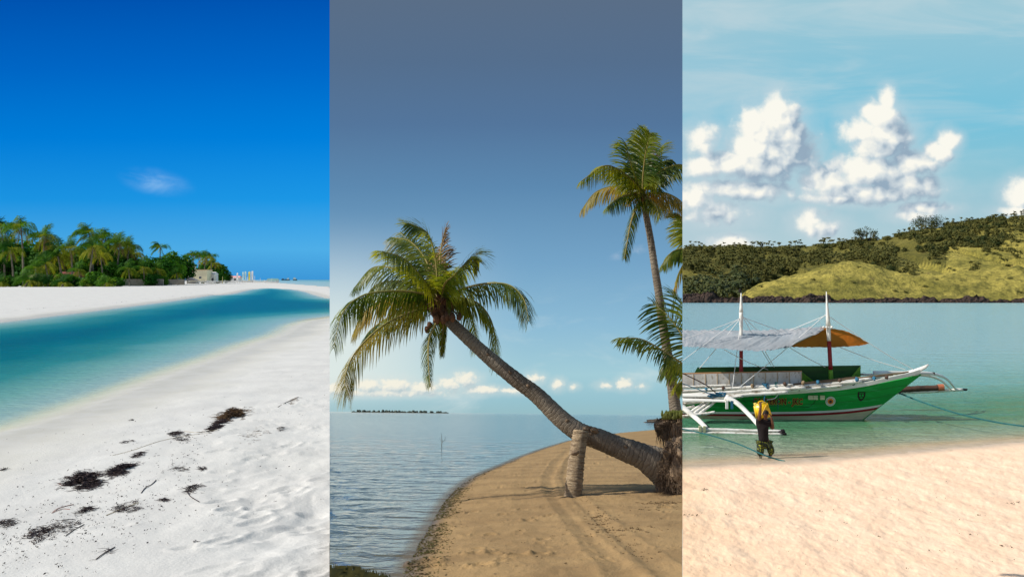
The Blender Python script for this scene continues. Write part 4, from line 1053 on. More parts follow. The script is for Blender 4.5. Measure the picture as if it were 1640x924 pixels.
# masts
def mast(px, rows, nm):
    t = []
    for (r0, r1, m, rad) in rows:
        mb = MB(); P0, P1 = BP(px+(r0-468)*.055*(px > 1300), r0, .1), BP(px+(r1-468)*.055*(px > 1300), r1, .1); n = 6
        mb.tube([P0.lerp(P1, i/n) for i in range(n+1)], [rad[0]+(rad[1]-rad[0])*i/n for i in range(n+1)], 10); t.append((mb, m))
    o = t[0][0].build('mast', t[0][1], boat, None, True)
    for mb, m in t[1:]: mb.build('mast_band', m, o, None, True)
    return o
m1 = mast(1187, [(500, 468.5, M_white, (.085, .02)), (542, 500, M_white, (.06, .085)), (612, 542, M_red, (.085, .07))], 0)
m2 = mast(1323.5, [(522, 467, M_white, (.10, .015)), (546, 522, M_white, (.075, .09)), (592, 546, M_red, (.085, .08)), (609, 592, M_lime, (.09, .085))], 1)
fin = MB(); p = BP(1185, 466, .1); fin.blob(p, (.06, .06, .06), 1, 8, 6, .2); fin.tube([p, p+Vector((.01, 0, .1))], [.04, .02], 6); fin.build('finial', M_black, m1)
blk = MB(); p = BP(1187, 506, .1)
for k in range(4): blk.tube([p+Vector((0, 0, k*.09-.35)), p+Vector((0, 0, k*.09-.31))], .085, 10)
blk.build('rope_lashing', M_rope, m1)
for px in (1319, 1324, 1332): bpx = MB().blob(BP(px, 524, 0), (.05, .05, .05), px, 8, 6, .1); bpx.build('block', M_white, m2)
# canopies: saddle sheets sagging between the ridge rope and their edges
def canopy(name, grid, mat, sag, nx=30, ny=12, seed=0, wr=.03):
    mb = MB(); g = [[BP(px, py, yb) for (px, py, yb) in row] for row in grid]; R_ = len(g); cols = [crom(row, nx) for row in g]
    for i in range(nx+1):
        c = crom([cols[r][i] for r in range(R_)], ny) if R_ > 2 else [cols[0][i].lerp(cols[1][i], j/ny) for j in range(ny+1)]
        for j, v in enumerate(c):
            z = -sag*math.sin(PI*j/ny)*math.sin(PI*i/nx)+wr*float(fbm(i*.45+j*.35, j*.22, 3, seed))+wr*.7*math.sin(i*2.1+j*.5+2*float(vn(i*.3, j*.3, seed)))*(.3+.7*abs(2*i/nx-1))
            mb.v.append((v.x, v.y, v.z+z))
    for i in range(nx):
        for j in range(ny): a = i*(ny+1)+j; mb.f.append((a, a+1, a+ny+2, a+ny+1))
    o = mb.build(name, mat, boat, None, True); return o
c1_ = canopy('silver_canopy', [[(1020,527,1.1),(1093,528,1.1),(1160,529,1.1),(1235,528,1.1),(1320,523,.9)], [(1030,532,.2),(1110,534,.2),(1188,531,.2),(1255,536,.2),(1322,526,.2)],
    [(1050,554,-1.2),(1110,555,-1.2),(1155,559,-1.2),(1225,562,-1.2),(1264,555,-1.1)]], M_tarpg, .10, 110, 22, 3, .05)
c2_ = canopy('orange_canopy', [[(1318,524.5,.1),(1330,526,.1),(1345,528,.1),(1362,533,.1),(1391,549,.15)], [(1290,540,.5),(1320,541,.5),(1345,543,.5),(1368,545,.5),(1390,550,.3)],
    [(1265,555.5,.9),(1300,556,.9),(1335,556,.9),(1370,554,.8),(1392,550.5,.5)]], M_tarpo, -.05, 44, 14, 6, .018)
def rope(name, pts, r, mat, sag=0., parent=boat):
    P = [BP(*p) if len(p) == 3 else BP(*p, 0) for p in pts]
    if len(P) == 2 and sag: P = [P[0], P[0].lerp(P[1], .5)-Vector((0, 0, sag)), P[1]]
    mb = MB().tube(crom(P, 24), r, 5); return mb.build(name, mat, parent)
for a, b, s_ in [((1187,508,.1),(1090,580,-1.6),0),((1187,510,.1),(1090,545,-1.),.02),((1187,508,.1),(1173,622,-1.2),0),((1189,508,.1),(1250,530,.8),0),((1190,508,.1),(1235,585,.8),.05),
                 ((1322,504,.1),(1182,622,-1.2),.04),((1325,505,.1),(1391,549,.1),0),((1391,549,.1),(1467,594,.0),.03),((1345,556,.6),(1450,592,.0),.05),((1262,555,.5),(1322,588,.5),.03),
                 ((1190,507,.1),(1212,528,.6),0),((1160,560,-1.1),(1230,592,.4),.06),((1187,508,.1),(1120,590,.6),.03),((1323,505,.1),(1262,530,.9),0),((1225,562,-1.2),(1240,588,.2),0)]:
    rope('rigging', [a, b], .013, M_rope, s_)
# lashed bamboo poles running along the deck and out over the side
rg = random.Random(15)
def bpole(name, a, b, r, mat=M_bamboo, parent=boat, bow=0.):
    P0, P1 = BP(*a), BP(*b); n = 26; pts = []; rad = []
    for i in range(n+1):
        t = i/n; pts.append(P0.lerp(P1, t)+Vector((0, 0, bow*math.sin(PI*t)+.006*math.sin(9*t+a[0])))); rad.append(r*(1.10 if i % 4 == 0 else 1.)*(1-.15*t))
    o = MB().tube(pts, rad, 8).build(name, mat, parent, None, True)
    return o
for a, b, r in [((1090,627,-1.0),(1270,616,-.9),.06),((1090,633,-1.25),(1290,621,-1.0),.07),((1090,640,-1.4),(1262,628,-1.1),.075),((1130,625,-.8),(1330,613,-.5),.06),
                ((1185,627,-1.1),(1380,611,-.6),.075),((1200,631,-1.15),(1350,618,-.8),.06),((1160,622,-.7),(1262,614,-.6),.05),((1240,622,-.7),(1395,606,-.4),.06),((1090,647,-1.5),(1190,634,-1.3),.06),((1090,620,-.6),(1200,616,-.5),.055)]:
    bpole('bamboo_pole', a, b, r)
for a, b in [((1256,617,-.85),(1372,604,-.3)),((1290,615,-.7),(1455,596,-.15)),((1330,609,-.4),(1430,600,-.2))]:
    P0, P1 = BP(*a), BP(*b); MB().tube([P0, P1], .045, 4).build('plank', M_wood, boat)
for i, px in enumerate((1092,1130,1158,1205,1226,1257,1286,1310,1345,1372,1400,1420)):
    q = BP(px, 626-.11*(px-1090)*.6, -.95); MB().blob(q, (.07, .12, .08), i+3, 8, 6, .4).build('lashing', (M_wood, M_brope, M_dkwood)[i % 3 if i not in (4, 9) else 1], boat)
# blue ropes bundled near the arm and on the bow
def tangle(name, px, py, yb, w_, h, n, r, mat, seed):
    rr = random.Random(seed); c = BP(px, py, yb); P = [c+Vector((rr.uniform(-w_, w_), rr.uniform(-.12, .12), rr.uniform(-h, h))) for _ in range(n)]
    return MB().tube(crom(P, n*6), r, 4).build(name, mat, boat)
tangle('blue_rope_bundle', 1148, 632, -1.6, .38, .11, 26, .02, M_brope, 4)
tangle('blue_rope_bundle', 1226, 618, -1., .13, .1, 12, .02, M_brope, 5); tangle('rope_coil', 1367, 614, -.55, .32, .09, 26, .018, M_grope, 6); tangle('rope_coil', 1244, 616, -.9, .1, .08, 9, .018, M_grope, 7)
rope('blue_rope', [(1090,596,-1.7),(1130,616,-1.65),(1150,632,-1.6)], .022, M_dkwood); rope('blue_rope', [(1090,613,-1.7),(1120,624,-1.65),(1145,634,-1.6)], .018, M_brope)
rope('hanging_rope', [(1225,630,-1.2),(1224,640,-1.2),(1225,652,-1.2)], .03, M_brope); rope('hanging_rope', [(1207,634,-1.1),(1207,642,-1.1)], .015, M_grope); rope('hanging_rope', [(1247,632,-1.1),(1246,645,-1.),(1246,657,-1.)], .014, M_grope)
rope('hanging_rope', [(1246,632,-1.1),(1240,638,-1.1),(1228,640,-1.15)], .014, M_rope)
fd = MB()
for px in (1298,1306,1317): q = BP(px, 636.5, -.72); fd.box(q[:], (.17, .08, .16))
fd.build('fender', M_cream, boat)
# near outrigger: cross arms, curved legs and float
def Q(px, py, yb): return BP(px, py, yb)
fl = SR.g(1200, 695); YF = (FBi @ fl).y
def arm(name, pts, r, flat=.55, mat=M_white): 
    P = [Q(*p) for p in pts]; C = crom(P, 24); return MB().tube(C, [r*(1-.35*i/24) for i in range(25)], 8, True, flat).build(name, mat, boat, None, True)
arm('outrigger_arm', [(1085,641,-1.6),(1120,641,-1.65),(1166,642,-1.75)], .10)
arm('outrigger_arm', [(1162,636,-1.7),(1180,645,-1.9),(1200,664,-2.4),(1216,682,YF)], .12)
arm('outrigger_arm', [(1080,642,-1.6),(1100,657,-1.9),(1118,672,-2.4),(1130,684,YF)], .13)
arm('outrigger_arm', [(1090,633,-1.4),(1150,634,-1.5),(1172,637,-1.6)], .09)
for k, (a, b) in enumerate([((1112,662,-1.9),(1140,640,-1.5)),((1118,664,-1.9),(1148,641,-1.5)),((1106,660,-1.8),(1134,640,-1.4)),((1085,668,-2.0),(1145,660,-1.9)),((1085,658,-1.8),(1112,650,-1.6))]):
    bpole('spreader_pole', a, b, .06)
for px in (1164, 1172): MB().box(Q(px, 648, -1.85)[:], (.09, .14, .30)).build('arm_lashing', M_brope if px > 1170 else M_white, boat)
for (x0, y0, x1, y1, r) in [(1085,687,1252,690.5,.062),(1085,692.5,1254,695.5,.055)]:
    bpole('outrigger_float', (x0, y0, YF), (x1, y1, YF+(.08 if y0 < 690 else -.08)), r)
for px, py, r in ((1253,695,.10),(1254,689.5,.06)): MB().blob(Q(px, py, YF-.05), (r*1.5, r, r), px, 10, 8, .4).build('float_end', M_black, boat)
for px in (1121, 1128): MB().box(Q(px, 687, YF)[:], (.08, .16, .22)).build('float_lashing', M_cream, boat)
# far outrigger beyond the bow
YFF = (FBi @ SR.g(1500, 632)).y
yf = 3.2
arm('outrigger_arm', [(1400,597,.6),(1450,597,1.4),(1490,598,2.0),(1515,606,2.8),(1531,624,yf)], .10, .6)
arm('outrigger_arm', [(1410,599,.8),(1455,600,1.5),(1487,602,2.1),(1508,610,2.8),(1524,625,yf)], .085, .6)
bpole('outrigger_float', (1400,631,yf), (1542,624,yf), .075); MB().blob(Q(1545, 623.8, yf), (.12, .06, .05), 3, 8, 6, .2).build('float_end', M_black, boat)
bpole('dark_roller', (1410,626,yf), (1508,620.5,yf), .14, M_dkwood); MB().tube([Q(1502,620.8,yf), Q(1511,620.3,yf)], .15, 12).build('roller_end', pmat('terracotta', (.42, .14, .07)), boat)
bpole('pole', (1330,598,.7), (1400,600,.7), .05)
for px in (1488, 1495): MB().box(Q(px, 598, 2.1)[:], (.08, .1, .1)).build('arm_lashing', M_dkwood, boat)
# name and emblems on the near side of the hull
def on_hull(x, z, off): return Vector((x, -(half(x, z)+off), z))
def decal(name, mat, verts2, faces, off, parent=boat): return MB().add([on_hull(x, z, off) for x, z in verts2], faces).build(name, mat, parent)
def text_part(s, x0, z0, size, mat, off, name, bold=0.):
    cu = bpy.data.curves.new('t', 'FONT'); cu.body = s; cu.size = size; cu.offset = bold; cu.resolution_u = 2; cu.space_character = 1.06
    to = bpy.data.objects.new('t', cu); COL.objects.link(to); dg = bpy.context.evaluated_depsgraph_get(); me = bpy.data.meshes.new_from_object(to.evaluated_get(dg))
    vs = [(x0+v.co.x*.70, z0+v.co.y) for v in me.vertices]; fs = [tuple(p.vertices) for p in me.polygons]; bpy.data.objects.remove(to)
    return decal(name, mat, vs, fs, off)
zt = .62
xt = BP(1206, 645, -.6).x
nm = text_part('CALDERON - JKC', xt, zt, .33, M_orange, .012, 'hull_name_outline', .018)
text_part('CALDERON - JKC', xt, zt, .33, M_black, .018, 'hull_name', .004)
fr_ = MB()
def hl(pts, r=.008): fr_.tube([on_hull(x, z, .012) for x, z in pts], r, 4)
hl([(xt-.25, 1.0), (xt-.4, .86), (xt-.2, .55), (xt+2.15, .52), (xt+2.35, .7), (xt+2.4, .95)]); fr_.build('name_border', M_black, boat)
def disc(x, z, r, mat, off, name, n=28, par=boat): return decal(name, mat, [(x, z)]+[(x+r*math.cos(2*PI*i/n), z+r*math.sin(2*PI*i/n)) for i in range(n)], [(0, 1+i, 1+(i+1) % n) for i in range(n)], off, par)
pe = BP(1331, 643, -.55); e1 = disc(pe.x, pe.z, .19, M_white, .012, 'round_emblem')
disc(pe.x, pe.z, .115, M_orange, .017, 'emblem_centre', 20, boat); disc(pe.x, pe.z-.01, .065, M_dkwood, .021, 'emblem_figure', 5, boat)
ringm = MB()
for k in range(22):
    a = 2*PI*k/22; 
    ringm.add([on_hull(pe.x+math.cos(a+d)*r, pe.z+math.sin(a+d)*r, .017) for d, r in ((-.05, .135), (.05, .135), (.05, .165), (-.05, .165))], [(0,1,2,3)])
ringm.build('emblem_lettering', M_black, boat)
ps = BP(1379, 634, -.35)
decal('shield_emblem', M_black, [(ps.x-.15, ps.z+.17), (ps.x+.15, ps.z+.17), (ps.x+.15, ps.z-.02), (ps.x+.08, ps.z-.15), (ps.x, ps.z-.21), (ps.x-.08, ps.z-.15), (ps.x-.15, ps.z-.02)], [(0,6,5,4,3,2,1)], .012)
for dx, dz, w_, h in [(-.05, .03, .035, .05), (.05, .03, .035, .05), (0, -.07, .05, .03), (0, .12, .09, .012)]:
    decal('shield_mark', M_green, [(ps.x+dx-w_, ps.z+dz-h), (ps.x+dx+w_, ps.z+dz-h), (ps.x+dx+w_, ps.z+dz+h), (ps.x+dx-w_, ps.z+dz+h)], [(3,2,1,0)], .018)
# mooring lines
def line(name, pts, r, mat, label, sg=None):
    P = [SR.at(*p) for p in pts]; b = P[0].copy(); o = MB().tube(crom(P, 40), r, 5).build(name, mat, None, b); place(o, SR, b); tag(o, label, 'rope'); return o
line('mooring_line', [(1437,628,YB+.2),(1475,643,YB-1.5),(1530,661,YB-3),(1590,675,YB-4),(1650,684,YB-5),(1760,700,YB-6)], .03, M_grope, 'dark green mooring line running from the bow out of the picture at the right')
g1 = SR.g(1257, 738.5)
line('shore_line', [(1080,684,30.5),(1130,695,29.5),(1180,710,28.6),(1220,727,27.6),(1245,735.5,g1.y+.2),(1257,738.2,g1.y)], .022, M_grope, 'thin dark rope slanting down to the sand in front of the wading person')

# ---------------------------------------------------------------- RIGHT: wading person and jerry can
YP = SR.g(1224, 730).y
kp = YP/F
pb_ = SR.g(1224, 730)
def H(px, py, dy=0.): return SR.at(px, py, YP+dy)-pb_
person = thing('person', 'person in black shirt and green shorts wading with arms raised to the yellow can', 'person', SR, pb_)
def skin(name, verts, edges, mat, root=0, sub=2):
    me = bpy.data.meshes.new(name); me.from_pydata([v[0] for v in verts], edges, []); me.materials.append(mat)
    o = bpy.data.objects.new(name, me); COL.objects.link(o); o.parent = person
    bm = bmesh.new(); bm.from_mesh(me); bm.verts.layers.skin.verify(); bm.to_mesh(me); bm.free()
    for i, v in enumerate(verts):
        r = v[1]; me.skin_vertices[0].data[i].radius = r if hasattr(r, '__len__') else (r, r); me.skin_vertices[0].data[i].use_root = (i == root)
    o.modifiers.new('skin', 'SKIN').use_smooth_shade = True
    s = o.modifiers.new('sub', 'SUBSURF'); s.levels = sub; s.render_levels = sub
    dg = bpy.context.evaluated_depsgraph_get(); m2 = bpy.data.meshes.new_from_object(o.evaluated_get(dg)); o.modifiers.clear(); o.data = m2
    if not m2.materials: m2.materials.append(mat)
    return o
M_skin = pmat('brown_skin', (.13, .055, .028), (.10, .042, .022), 9, .5); M_shirt = pmat('black_shirt', (.008, .005, .006), (.014, .009, .010), 6, .9, 18, .5, .01); M_hair = pmat('black_hair', (.01, .008, .007), None)
m_, w__, o__ = new_mat('patterned_shorts'); tc_ = w__.node('ShaderNodeTexCoord'); bb_ = w__.node('ShaderNodeBsdfPrincipled'); bb_.inputs['Roughness'].default_value = .8
w__.l.new(w__.mix(w__.rng(w__.noise(tc_.outputs['Object'], 16, 3, .6, 1.2), .55, .59), (.012, .018, .006), (.36, .38, .025)), bb_.inputs['Base Color']); w__.l.new(bb_.outputs[0], o__.inputs[0]); M_shorts = m_
V = [(H(1224,706), .125), (H(1223,697), .115), (H(1222,686), .125), (H(1222.5,677), .145), (H(1224,671.5), .07), (H(1225.2,668.2,-.02), .062), (H(1226,664,-.04), .092), (H(1226,660,-.03), .088),   # 0-7 pelvis..head
     (H(1215.5,674.5,-.02), .062), (H(1216.3,668,-.18), .054), (H(1217.4,658,-.19), .046), (H(1218.2,650.5,-.17), .036),        # 8-11 left arm
     (H(1231,676,-.02), .062), (H(1238,687,-.08), .055), (H(1237,677,-.18), .046), (H(1235.5,669.5,-.19), .036),                 # 12-15 right arm
     (H(1219.5,708,-.02), .095), (H(1218.5,720,-.05), .075), (H(1218,731,-.02), .05), (H(1218,741,0), .042), (H(1218.5,752,.03), .035),   # 16-20 left leg, below the water
     (H(1229,708,.02), .095), (H(1234.5,719,-.05), .076), (H(1234,727,-.06), .056), (H(1231,738,.12), .042), (H(1230,749,.2), .035),    # 21-25
     (H(1219,754,-.1), .03), (H(1231,752,.06), .03)]
E = [(0,1),(1,2),(2,3),(3,4),(4,5),(5,6),(6,7),(3,8),(8,9),(9,10),(10,11),(3,12),(12,13),(13,14),(14,15),(0,16),(16,17),(17,18),(18,19),(19,20),(0,21),(21,22),(22,23),(23,24),(24,25),(20,26),(25,27)]
def hand(w0, dirv, up, s):
    # palm and five fingers closing on the can
    d = Vector(dirv).normalized(); u = Vector(up).normalized(); side = d.cross(u).normalized()*s
    i0 = len(V); V.append((V[w0][0]+d*.05, (.036, .024))); E.append((w0, i0))
    for k, l in enumerate((.062, .072, .068, .052)):
        o_ = (k-1.5)*.019; a = V[i0][0]+d*.03+side*o_; b = a+d*l*.5-u*.008; c = b+(d*.5-u*.8).normalized()*l*.55
        n = len(V); V.extend([(a, .010), (b, .009), (c, .008)]); E.extend([(i0, n), (n, n+1), (n+1, n+2)])
    a = V[i0][0]-side*.035+u*-.005; b = a-side*.02+d*.03-u*.02; n = len(V); V.extend([(a, .011), (b, .009)]); E.extend([(i0, n), (n, n+1)])
hand(11, (0, .25, 1), (0, -1, .2), 1); hand(15, (-.25, .2, 1), (.9, -.4, .1), -1)
skin('body', V, E, M_skin, 0, 2)
sv = [(H(1223.5,711), .165), (H(1222.5,698), .16), (H(1221.8,687), .17), (H(1222.4,677.5), .185), (H(1224,672.5), .11), (H(1214.6,674,-.02), .105), (H(1215.6,669,-.12), .085), (H(1232,676.5,-.02), .11), (H(1236,683,-.07), .09)]
skin('shirt', sv, [(0,1),(1,2),(2,3),(3,4),(3,5),(5,6),(3,7),(7,8)], M_shirt)
tv = [(H(1224,706), .16), (H(1218.5,711,-.02), .125), (H(1217.6,720,-.05), .12), (H(1217.6,731,-.04), .11), (H(1229.5,711,.02), .125), (H(1235,719,-.05), .12), (H(1235.2,729,-.06), .105)]
skin('shorts', tv, [(0,1),(1,2),(2,3),(0,4),(4,5),(5,6)], M_shorts)
hv = MB(); hc = H(1225.6, 660.8, -.0); hv.blob(hc, (.108, .118, .105), 4, 18, 12, .12, 5); hv.build('hair', M_hair, person, None, True)
fc = MB(); f0 = H(1227.2, 663.5, -.13)
fc.blob(f0+Vector((.01, -.005, 0)), (.016, .022, .03), 2, 8, 6, .0); fc.build('nose', M_skin, person, None, True)
for dx in (-.03, .045): MB().blob(f0+Vector((dx, .008, .028)), (.014, .01, .008), 2, 8, 6, 0).build('eye', M_black, person, None, True)
MB().blob(f0+Vector((.008, .004, -.045)), (.028, .012, .009), 3, 8, 6, 0).build('mouth', pmat('lips', (.20, .06, .05)), person, None, True)
for s_ in (-1, 1): MB().blob(H(1226, 663.5, -.03)+Vector((s_*.098, .0, 0)), (.014, .028, .036), 5, 8, 6, 0).build('ear', M_skin, person, None, True)
# jerry can
c_ = H(1220.5, 657.5, .06)+pb_
can = thing('jerry_can', 'yellow plastic jerry can carried on the wading person\'s shoulder', 'can', SR, c_)
M_yel = pmat('yellow_plastic', (.80, .52, .01), (.72, .44, .008), 4, .35, spec=.5)
bm = bmesh.new(); bmesh.ops.create_cube(bm, size=1); rot = Matrix.Rotation(math.radians(-24), 4, 'Y')
for v in bm.verts: v.co = Vector((v.co.x*.47, v.co.y*.24, v.co.z*.47))
for v in bm.verts:
    if v.co.z > 0: v.co.x *= .86
bmesh.ops.bevel(bm, geom=bm.edges[:], offset=.045, segments=4, affect='EDGES')
bmesh.ops.transform(bm, matrix=Matrix.Rotation(math.radians(-14), 4, 'Y'), verts=bm.verts)
me = bpy.data.meshes.new('can_body'); bm.to_mesh(me); bm.free(); me.polygons.foreach_set('use_smooth', [True]*len(me.polygons)); me.materials.append(M_yel)
co_ = bpy.data.objects.new('can_body', me); COL.objects.link(co_); co_.parent = can
Rr = Matrix.Rotation(math.radians(-14), 3, 'Y')
MB().tube([Rr @ Vector((-.15, 0, .22)), Rr @ Vector((-.15, 0, .275))], .045, 12).build('cap', pmat('cap_yellow', (.85, .66, .15)), can)
MB().tube(crom([Rr @ Vector(v) for v in ((-.07, 0, .225), (-.03, 0, .28), (.08, 0, .28), (.13, 0, .225))], 14), .018, 8).build('handle', M_yel, can)
for s_ in (-1, 1): MB().tube([Rr @ Vector((-.14*s_, -.122, -.17)), Rr @ Vector((.14*s_, -.122, .16))], .008, 5).build('rib', M_yel, can)

# shells and weed bits on the pink sand
sp = []
def r_z(x, y): return float(r_sand(np.array([[x]]), np.array([[y]]), None, None)[0][0, 0])
rg = random.Random(6)
for k in range(90):
    c = SR.g(rg.uniform(1095, 1638), rg.uniform(760, 925)); sp.append((c.x, c.y, r_z(c.x, c.y)+.02, rg.uniform(.15, .5)))
for (a, b, n) in [(1127,799,8),(1100,835,9),(1112,834,4),(1160,832,3),(1313,826,3),(1353,846,3),(1415,868,3),(1565,832,4),(1558,866,4),(1620,814,7),(1628,812,5),(1610,885,5),(1505,892,3),(1524,725,3),(1126,900,3)]:
    c = SR.g(a, b)
    for q in range(n): x = c.x+rg.gauss(0, .06); y = c.y+rg.gauss(0, .04); sp.append((x, y, r_z(x, y)+.02, rg.uniform(.5, 1.1)))
scatter('weed_bits', SR, sp, M_debris, .022, 'small dark bits of weed and shell scattered on the pink sand', .02)
# ---------------------------------------------------------------- LEFT: palms, trees and houses behind the white beach
M_lp = leafmat('coast_palm_leaf', (.024, .10, .016), (.085, .20, .022), .4, .25, .6, (1.9, 1.7, .4), .08, .6)
M_lpy = leafmat('coast_palm_leaf_yellow', (.12, .19, .018), (.26, .29, .035), .45, .3, .6, (1.6, 1.4, .4), .08, .5)
M_lpb = leafmat('coast_palm_leaf_dry', (.16, .11, .045), (.24, .17, .07), .2, .3, .8, (1.2, 1.1, .9), .2, .5)
M_bl = leafmat('broad_leaf', (.018, .085, .010), (.08, .20, .018), .3, .15, .7, (1.7, 1.6, .4), .06, .6)
M_bush = leafmat('bush_leaf', (.05, .14, .012), (.15, .25, .02), .35, .3, .7, (1.5, 1.4, .4), .06, .5)
WIND = Vector((-.55, .1, .1))
def coast_palm(seed, H, L, nfr, wind=1., yellow=.25, dry=2):
    rr = random.Random(seed); t = thing('coconut_palm', '', 'palm tree', SL); lx = rr.uniform(-1.6, 1.2)
    P = [(0, 0, 0), (lx*.15, 0, H*.3), (lx*.5, .2, H*.65), (lx, .3, H)]
    MB().tube(crom(P, 16), [.34-.17*i/16 for i in range(17)], 7).build('trunk', M_tfar, t, None, True)
    top = Vector(P[-1])
    lv = {0: MB(), 1: MB(), 2: MB()}
    for k in range(nfr):
        a = 2*PI*(k+rr.random()*.7)/nfr*1.618; e = (1.35, 1.0, .65, .3, 0., -.4)[k*6//nfr]+rr.uniform(-.15, .15)
        d = Vector((math.cos(a)*math.cos(e), math.sin(a)*math.cos(e), math.sin(e)))
        d = (d+WIND*wind*.6).normalized(); l = L*rr.uniform(.8, 1.1); q = top.copy(); pts = [q.copy()]
        for j in range(5): q = q+d*l/5; pts.append(q.copy()); d = (d+Vector((0, 0, -.33-.1*j))+WIND*wind*.16).normalized()
        mi = 1 if (e < .45 and rr.random() < yellow*2) else 0
        frond(lv[mi], None, pts, L*.22, 30, .15, rr, rr.uniform(.1, .9), .75, 0, seg=1, jit=.25, sweep=.7, wind=WIND*wind*.55)
        fm = MB().tube(pts, [.06]*5+[.02], 3, False); lv[mi].add(fm.v, fm.f)
    for k in range(dry):
        a = rr.uniform(0, 2*PI); q = top.copy(); d = Vector((math.cos(a)*.6, math.sin(a)*.6, -.6)).normalized(); pts = [q.copy()]
        for j in range(4): q = q+d*L*.17; pts.append(q.copy()); d = (d+Vector((0, 0, -.6))).normalized()
        frond(lv[2], None, pts, L*.16, 16, .2, rr, .3, .9, 0, seg=1, jit=.3)
    lv[0].build('fronds', M_lp, t); 
    if lv[1].f: lv[1].build('lower_fronds', M_lpy, t)
    if lv[2].f: lv[2].build('dry_fronds', M_lpb, t)
    return t
def coast_tree(seed, H, R, n, mat, name='broadleaf_tree', size=.75):
    rr = random.Random(seed); t = thing(name, '', 'tree', SL)
    mb = clump(seed, R, n, 11, size, None, None, flat=(H*.62)/R, trunk=H*.28, low=.1)
    mb.build('crown', mat, t); tk = MB()
    tk.tube([(0, 0, 0), (.1, 0, H*.25), (.3, 0, H*.6)], [.4, .3, .12], 7)
    for k in range(5): a = rr.uniform(0, 6.28); tk.tube([(.1, 0, H*.25), (math.cos(a)*R*.3, math.sin(a)*R*.3, H*.5), (math.cos(a)*R*.5, math.sin(a)*R*.5, H*.7)], [.22, .14, .05], 5)
    tk.build('trunk', M_trunk, t, None, True); return t
palmP = [coast_palm(1, 15, 6.2, 24, 1.2), coast_palm(2, 13, 5.8, 22, .9, .4, 4), coast_palm(3, 11, 5.6, 20, .7, .5, 3), coast_palm(4, 7, 5.4, 18, .5, .8, 1), coast_palm(5, 16, 5.0, 18, 1.4, .15, 1)]
palmH = [15, 13, 11, 7, 16]
youngP = coast_palm(6, 1.6, 4.6, 14, .4, .9, 0)
treeP = [coast_tree(11, 11, 6.5, 1500, M_bl), coast_tree(12, 9, 6, 1300, M_bl), coast_tree(13, 12, 5.5, 1300, M_bl)]
treeH = [11, 9, 12]
bushP = [coast_tree(21, 3.2, 2.6, 600, M_bush, 'garden_bush', .4), coast_tree(22, 2.6, 2.8, 600, M_bush, 'garden_bush', .4), coast_tree(23, 3., 3., 700, M_bl, 'garden_bush', .42)]
for p in bushP: p['category'] = 'bush'
used = set()
def lput(src, px, row, Y, s, label, group, rz=None, sz=None):
    """top of the plant reaches photo row `row` at column px when s is None"""
    loc = SL.foot(px, Y); rz_ = rz if rz is not None else rg.uniform(-.5, .5)
    if src.name not in used:
        used.add(src.name); place(src, SL, loc, rz_, s); src['label'] = label; src['group'] = group; return src
    return copy_tree(src, SL, loc, rz_, s, label, group)
rg = random.Random(9)
def scale_to(top_row, Y, H): return (SL.h+(HZ-top_row)*Y/F)/H
GP = 'coconut palms behind the white beach'; GT = 'dense trees behind the white beach'; GB = 'bushes at the top of the white beach'
# (column, photo row of the crown's top, distance, kind)
PL = [(-48,368,350,0,'leftmost coconut palm, cut by the edge of the picture'),(8,352,345,0,'palm with an upright frond at the far left edge'),(38,352,330,0,'tallest windswept palm at the left of the grove'),(22,388,318,2,'palm with drooping yellow fronds in front of the tallest one'),(66,366,345,1,'palm just right of the tallest windswept one'),
      (84,384,360,2,'darker palm between the two tall left ones'),(100,395,335,3,'lower palm with wide yellow fronds right of the tall ones'),(116,386,330,2,'palm with a pale straight trunk in front of the red roofed house'),(150,363,350,0,'tall palm above the middle of the grove with brown hanging fronds'),(143,385,325,1,'palm with hanging dry fronds and a bare trunk in mid grove'),
      (172,370,365,0,'windswept palm behind the middle of the grove'),(186,378,360,1,'palm on the right shoulder of the mid grove clump'),(165,398,335,2,'palm with yellow drooping fronds right of the bare trunk'),(201,384,372,1,'rounded palm where the grove starts to step down'),(218,398,380,2,'small dark palm beside the step in the grove'),
      (208,422,340,3,'low palm with golden fronds over the garden wall'),(232,420,350,3,'second low golden palm over the garden wall'),(128,424,322,3,'low palm in shade beside the red roofed house'),(60,420,312,3,'low palm with yellow fronds above the lawn'),(78,412,318,3,'mid height palm over the lawn bushes'),
      (-20,392,330,2,'palm at the left edge above the round bushes'),(256,388,430,4,'lone palm with a thin bare trunk standing above the trees'),(255,424,380,3,'low palm near the right end of the garden wall'),(285,432,400,3,'low pale palm beside the grey roofed hut'),
      (309,402,520,4,'left one of the palms over the cream house'),(318,402,525,4,'middle one of the palms over the cream house'),(326,405,535,1,'right one of the palms over the cream house'),(338,404,540,4,'separate palm right of the cream house'),(345,416,560,2,'last small palm before the beach banners'),(300,412,515,2,'shaggy palm over the white house')]
for (px, row, Y, k, lb) in PL:
    s = scale_to(row, Y, palmH[k]+2.2); lput(palmP[k], px, row, Y, s, lb, GP)
n_ = 0
TT = [(t, 0) for t in ()]
outline = [(-60,392),(0,385),(40,388),(75,392),(100,400),(125,402),(150,385),(190,390),(215,405),(240,418),(262,410),(290,414),(300,425),(345,428),(352,432),(362,438)]
trees = []
for i in range(34):
    px = -70+i*10.4+rg.uniform(-3, 3)
    if 283 < px < 340: continue
    trees.append((px, interp(px, outline)+rg.uniform(4, 14), 360+rg.uniform(0, 50)+max(0, px-220)*1.0))
for i in range(26):
    px = -70+i*13.6+rg.uniform(-4, 4)
    if px > 276: continue
    trees.append((px, interp(px, outline)+rg.uniform(22, 36), 345+rg.uniform(0, 25)+max(0, px-220)*.8))
trees += [(268,408,440),(279,412,450),(290,414,455),(349,424,575),(356,431,590),(362,437,600),(345,430,560),(334,418,575)]
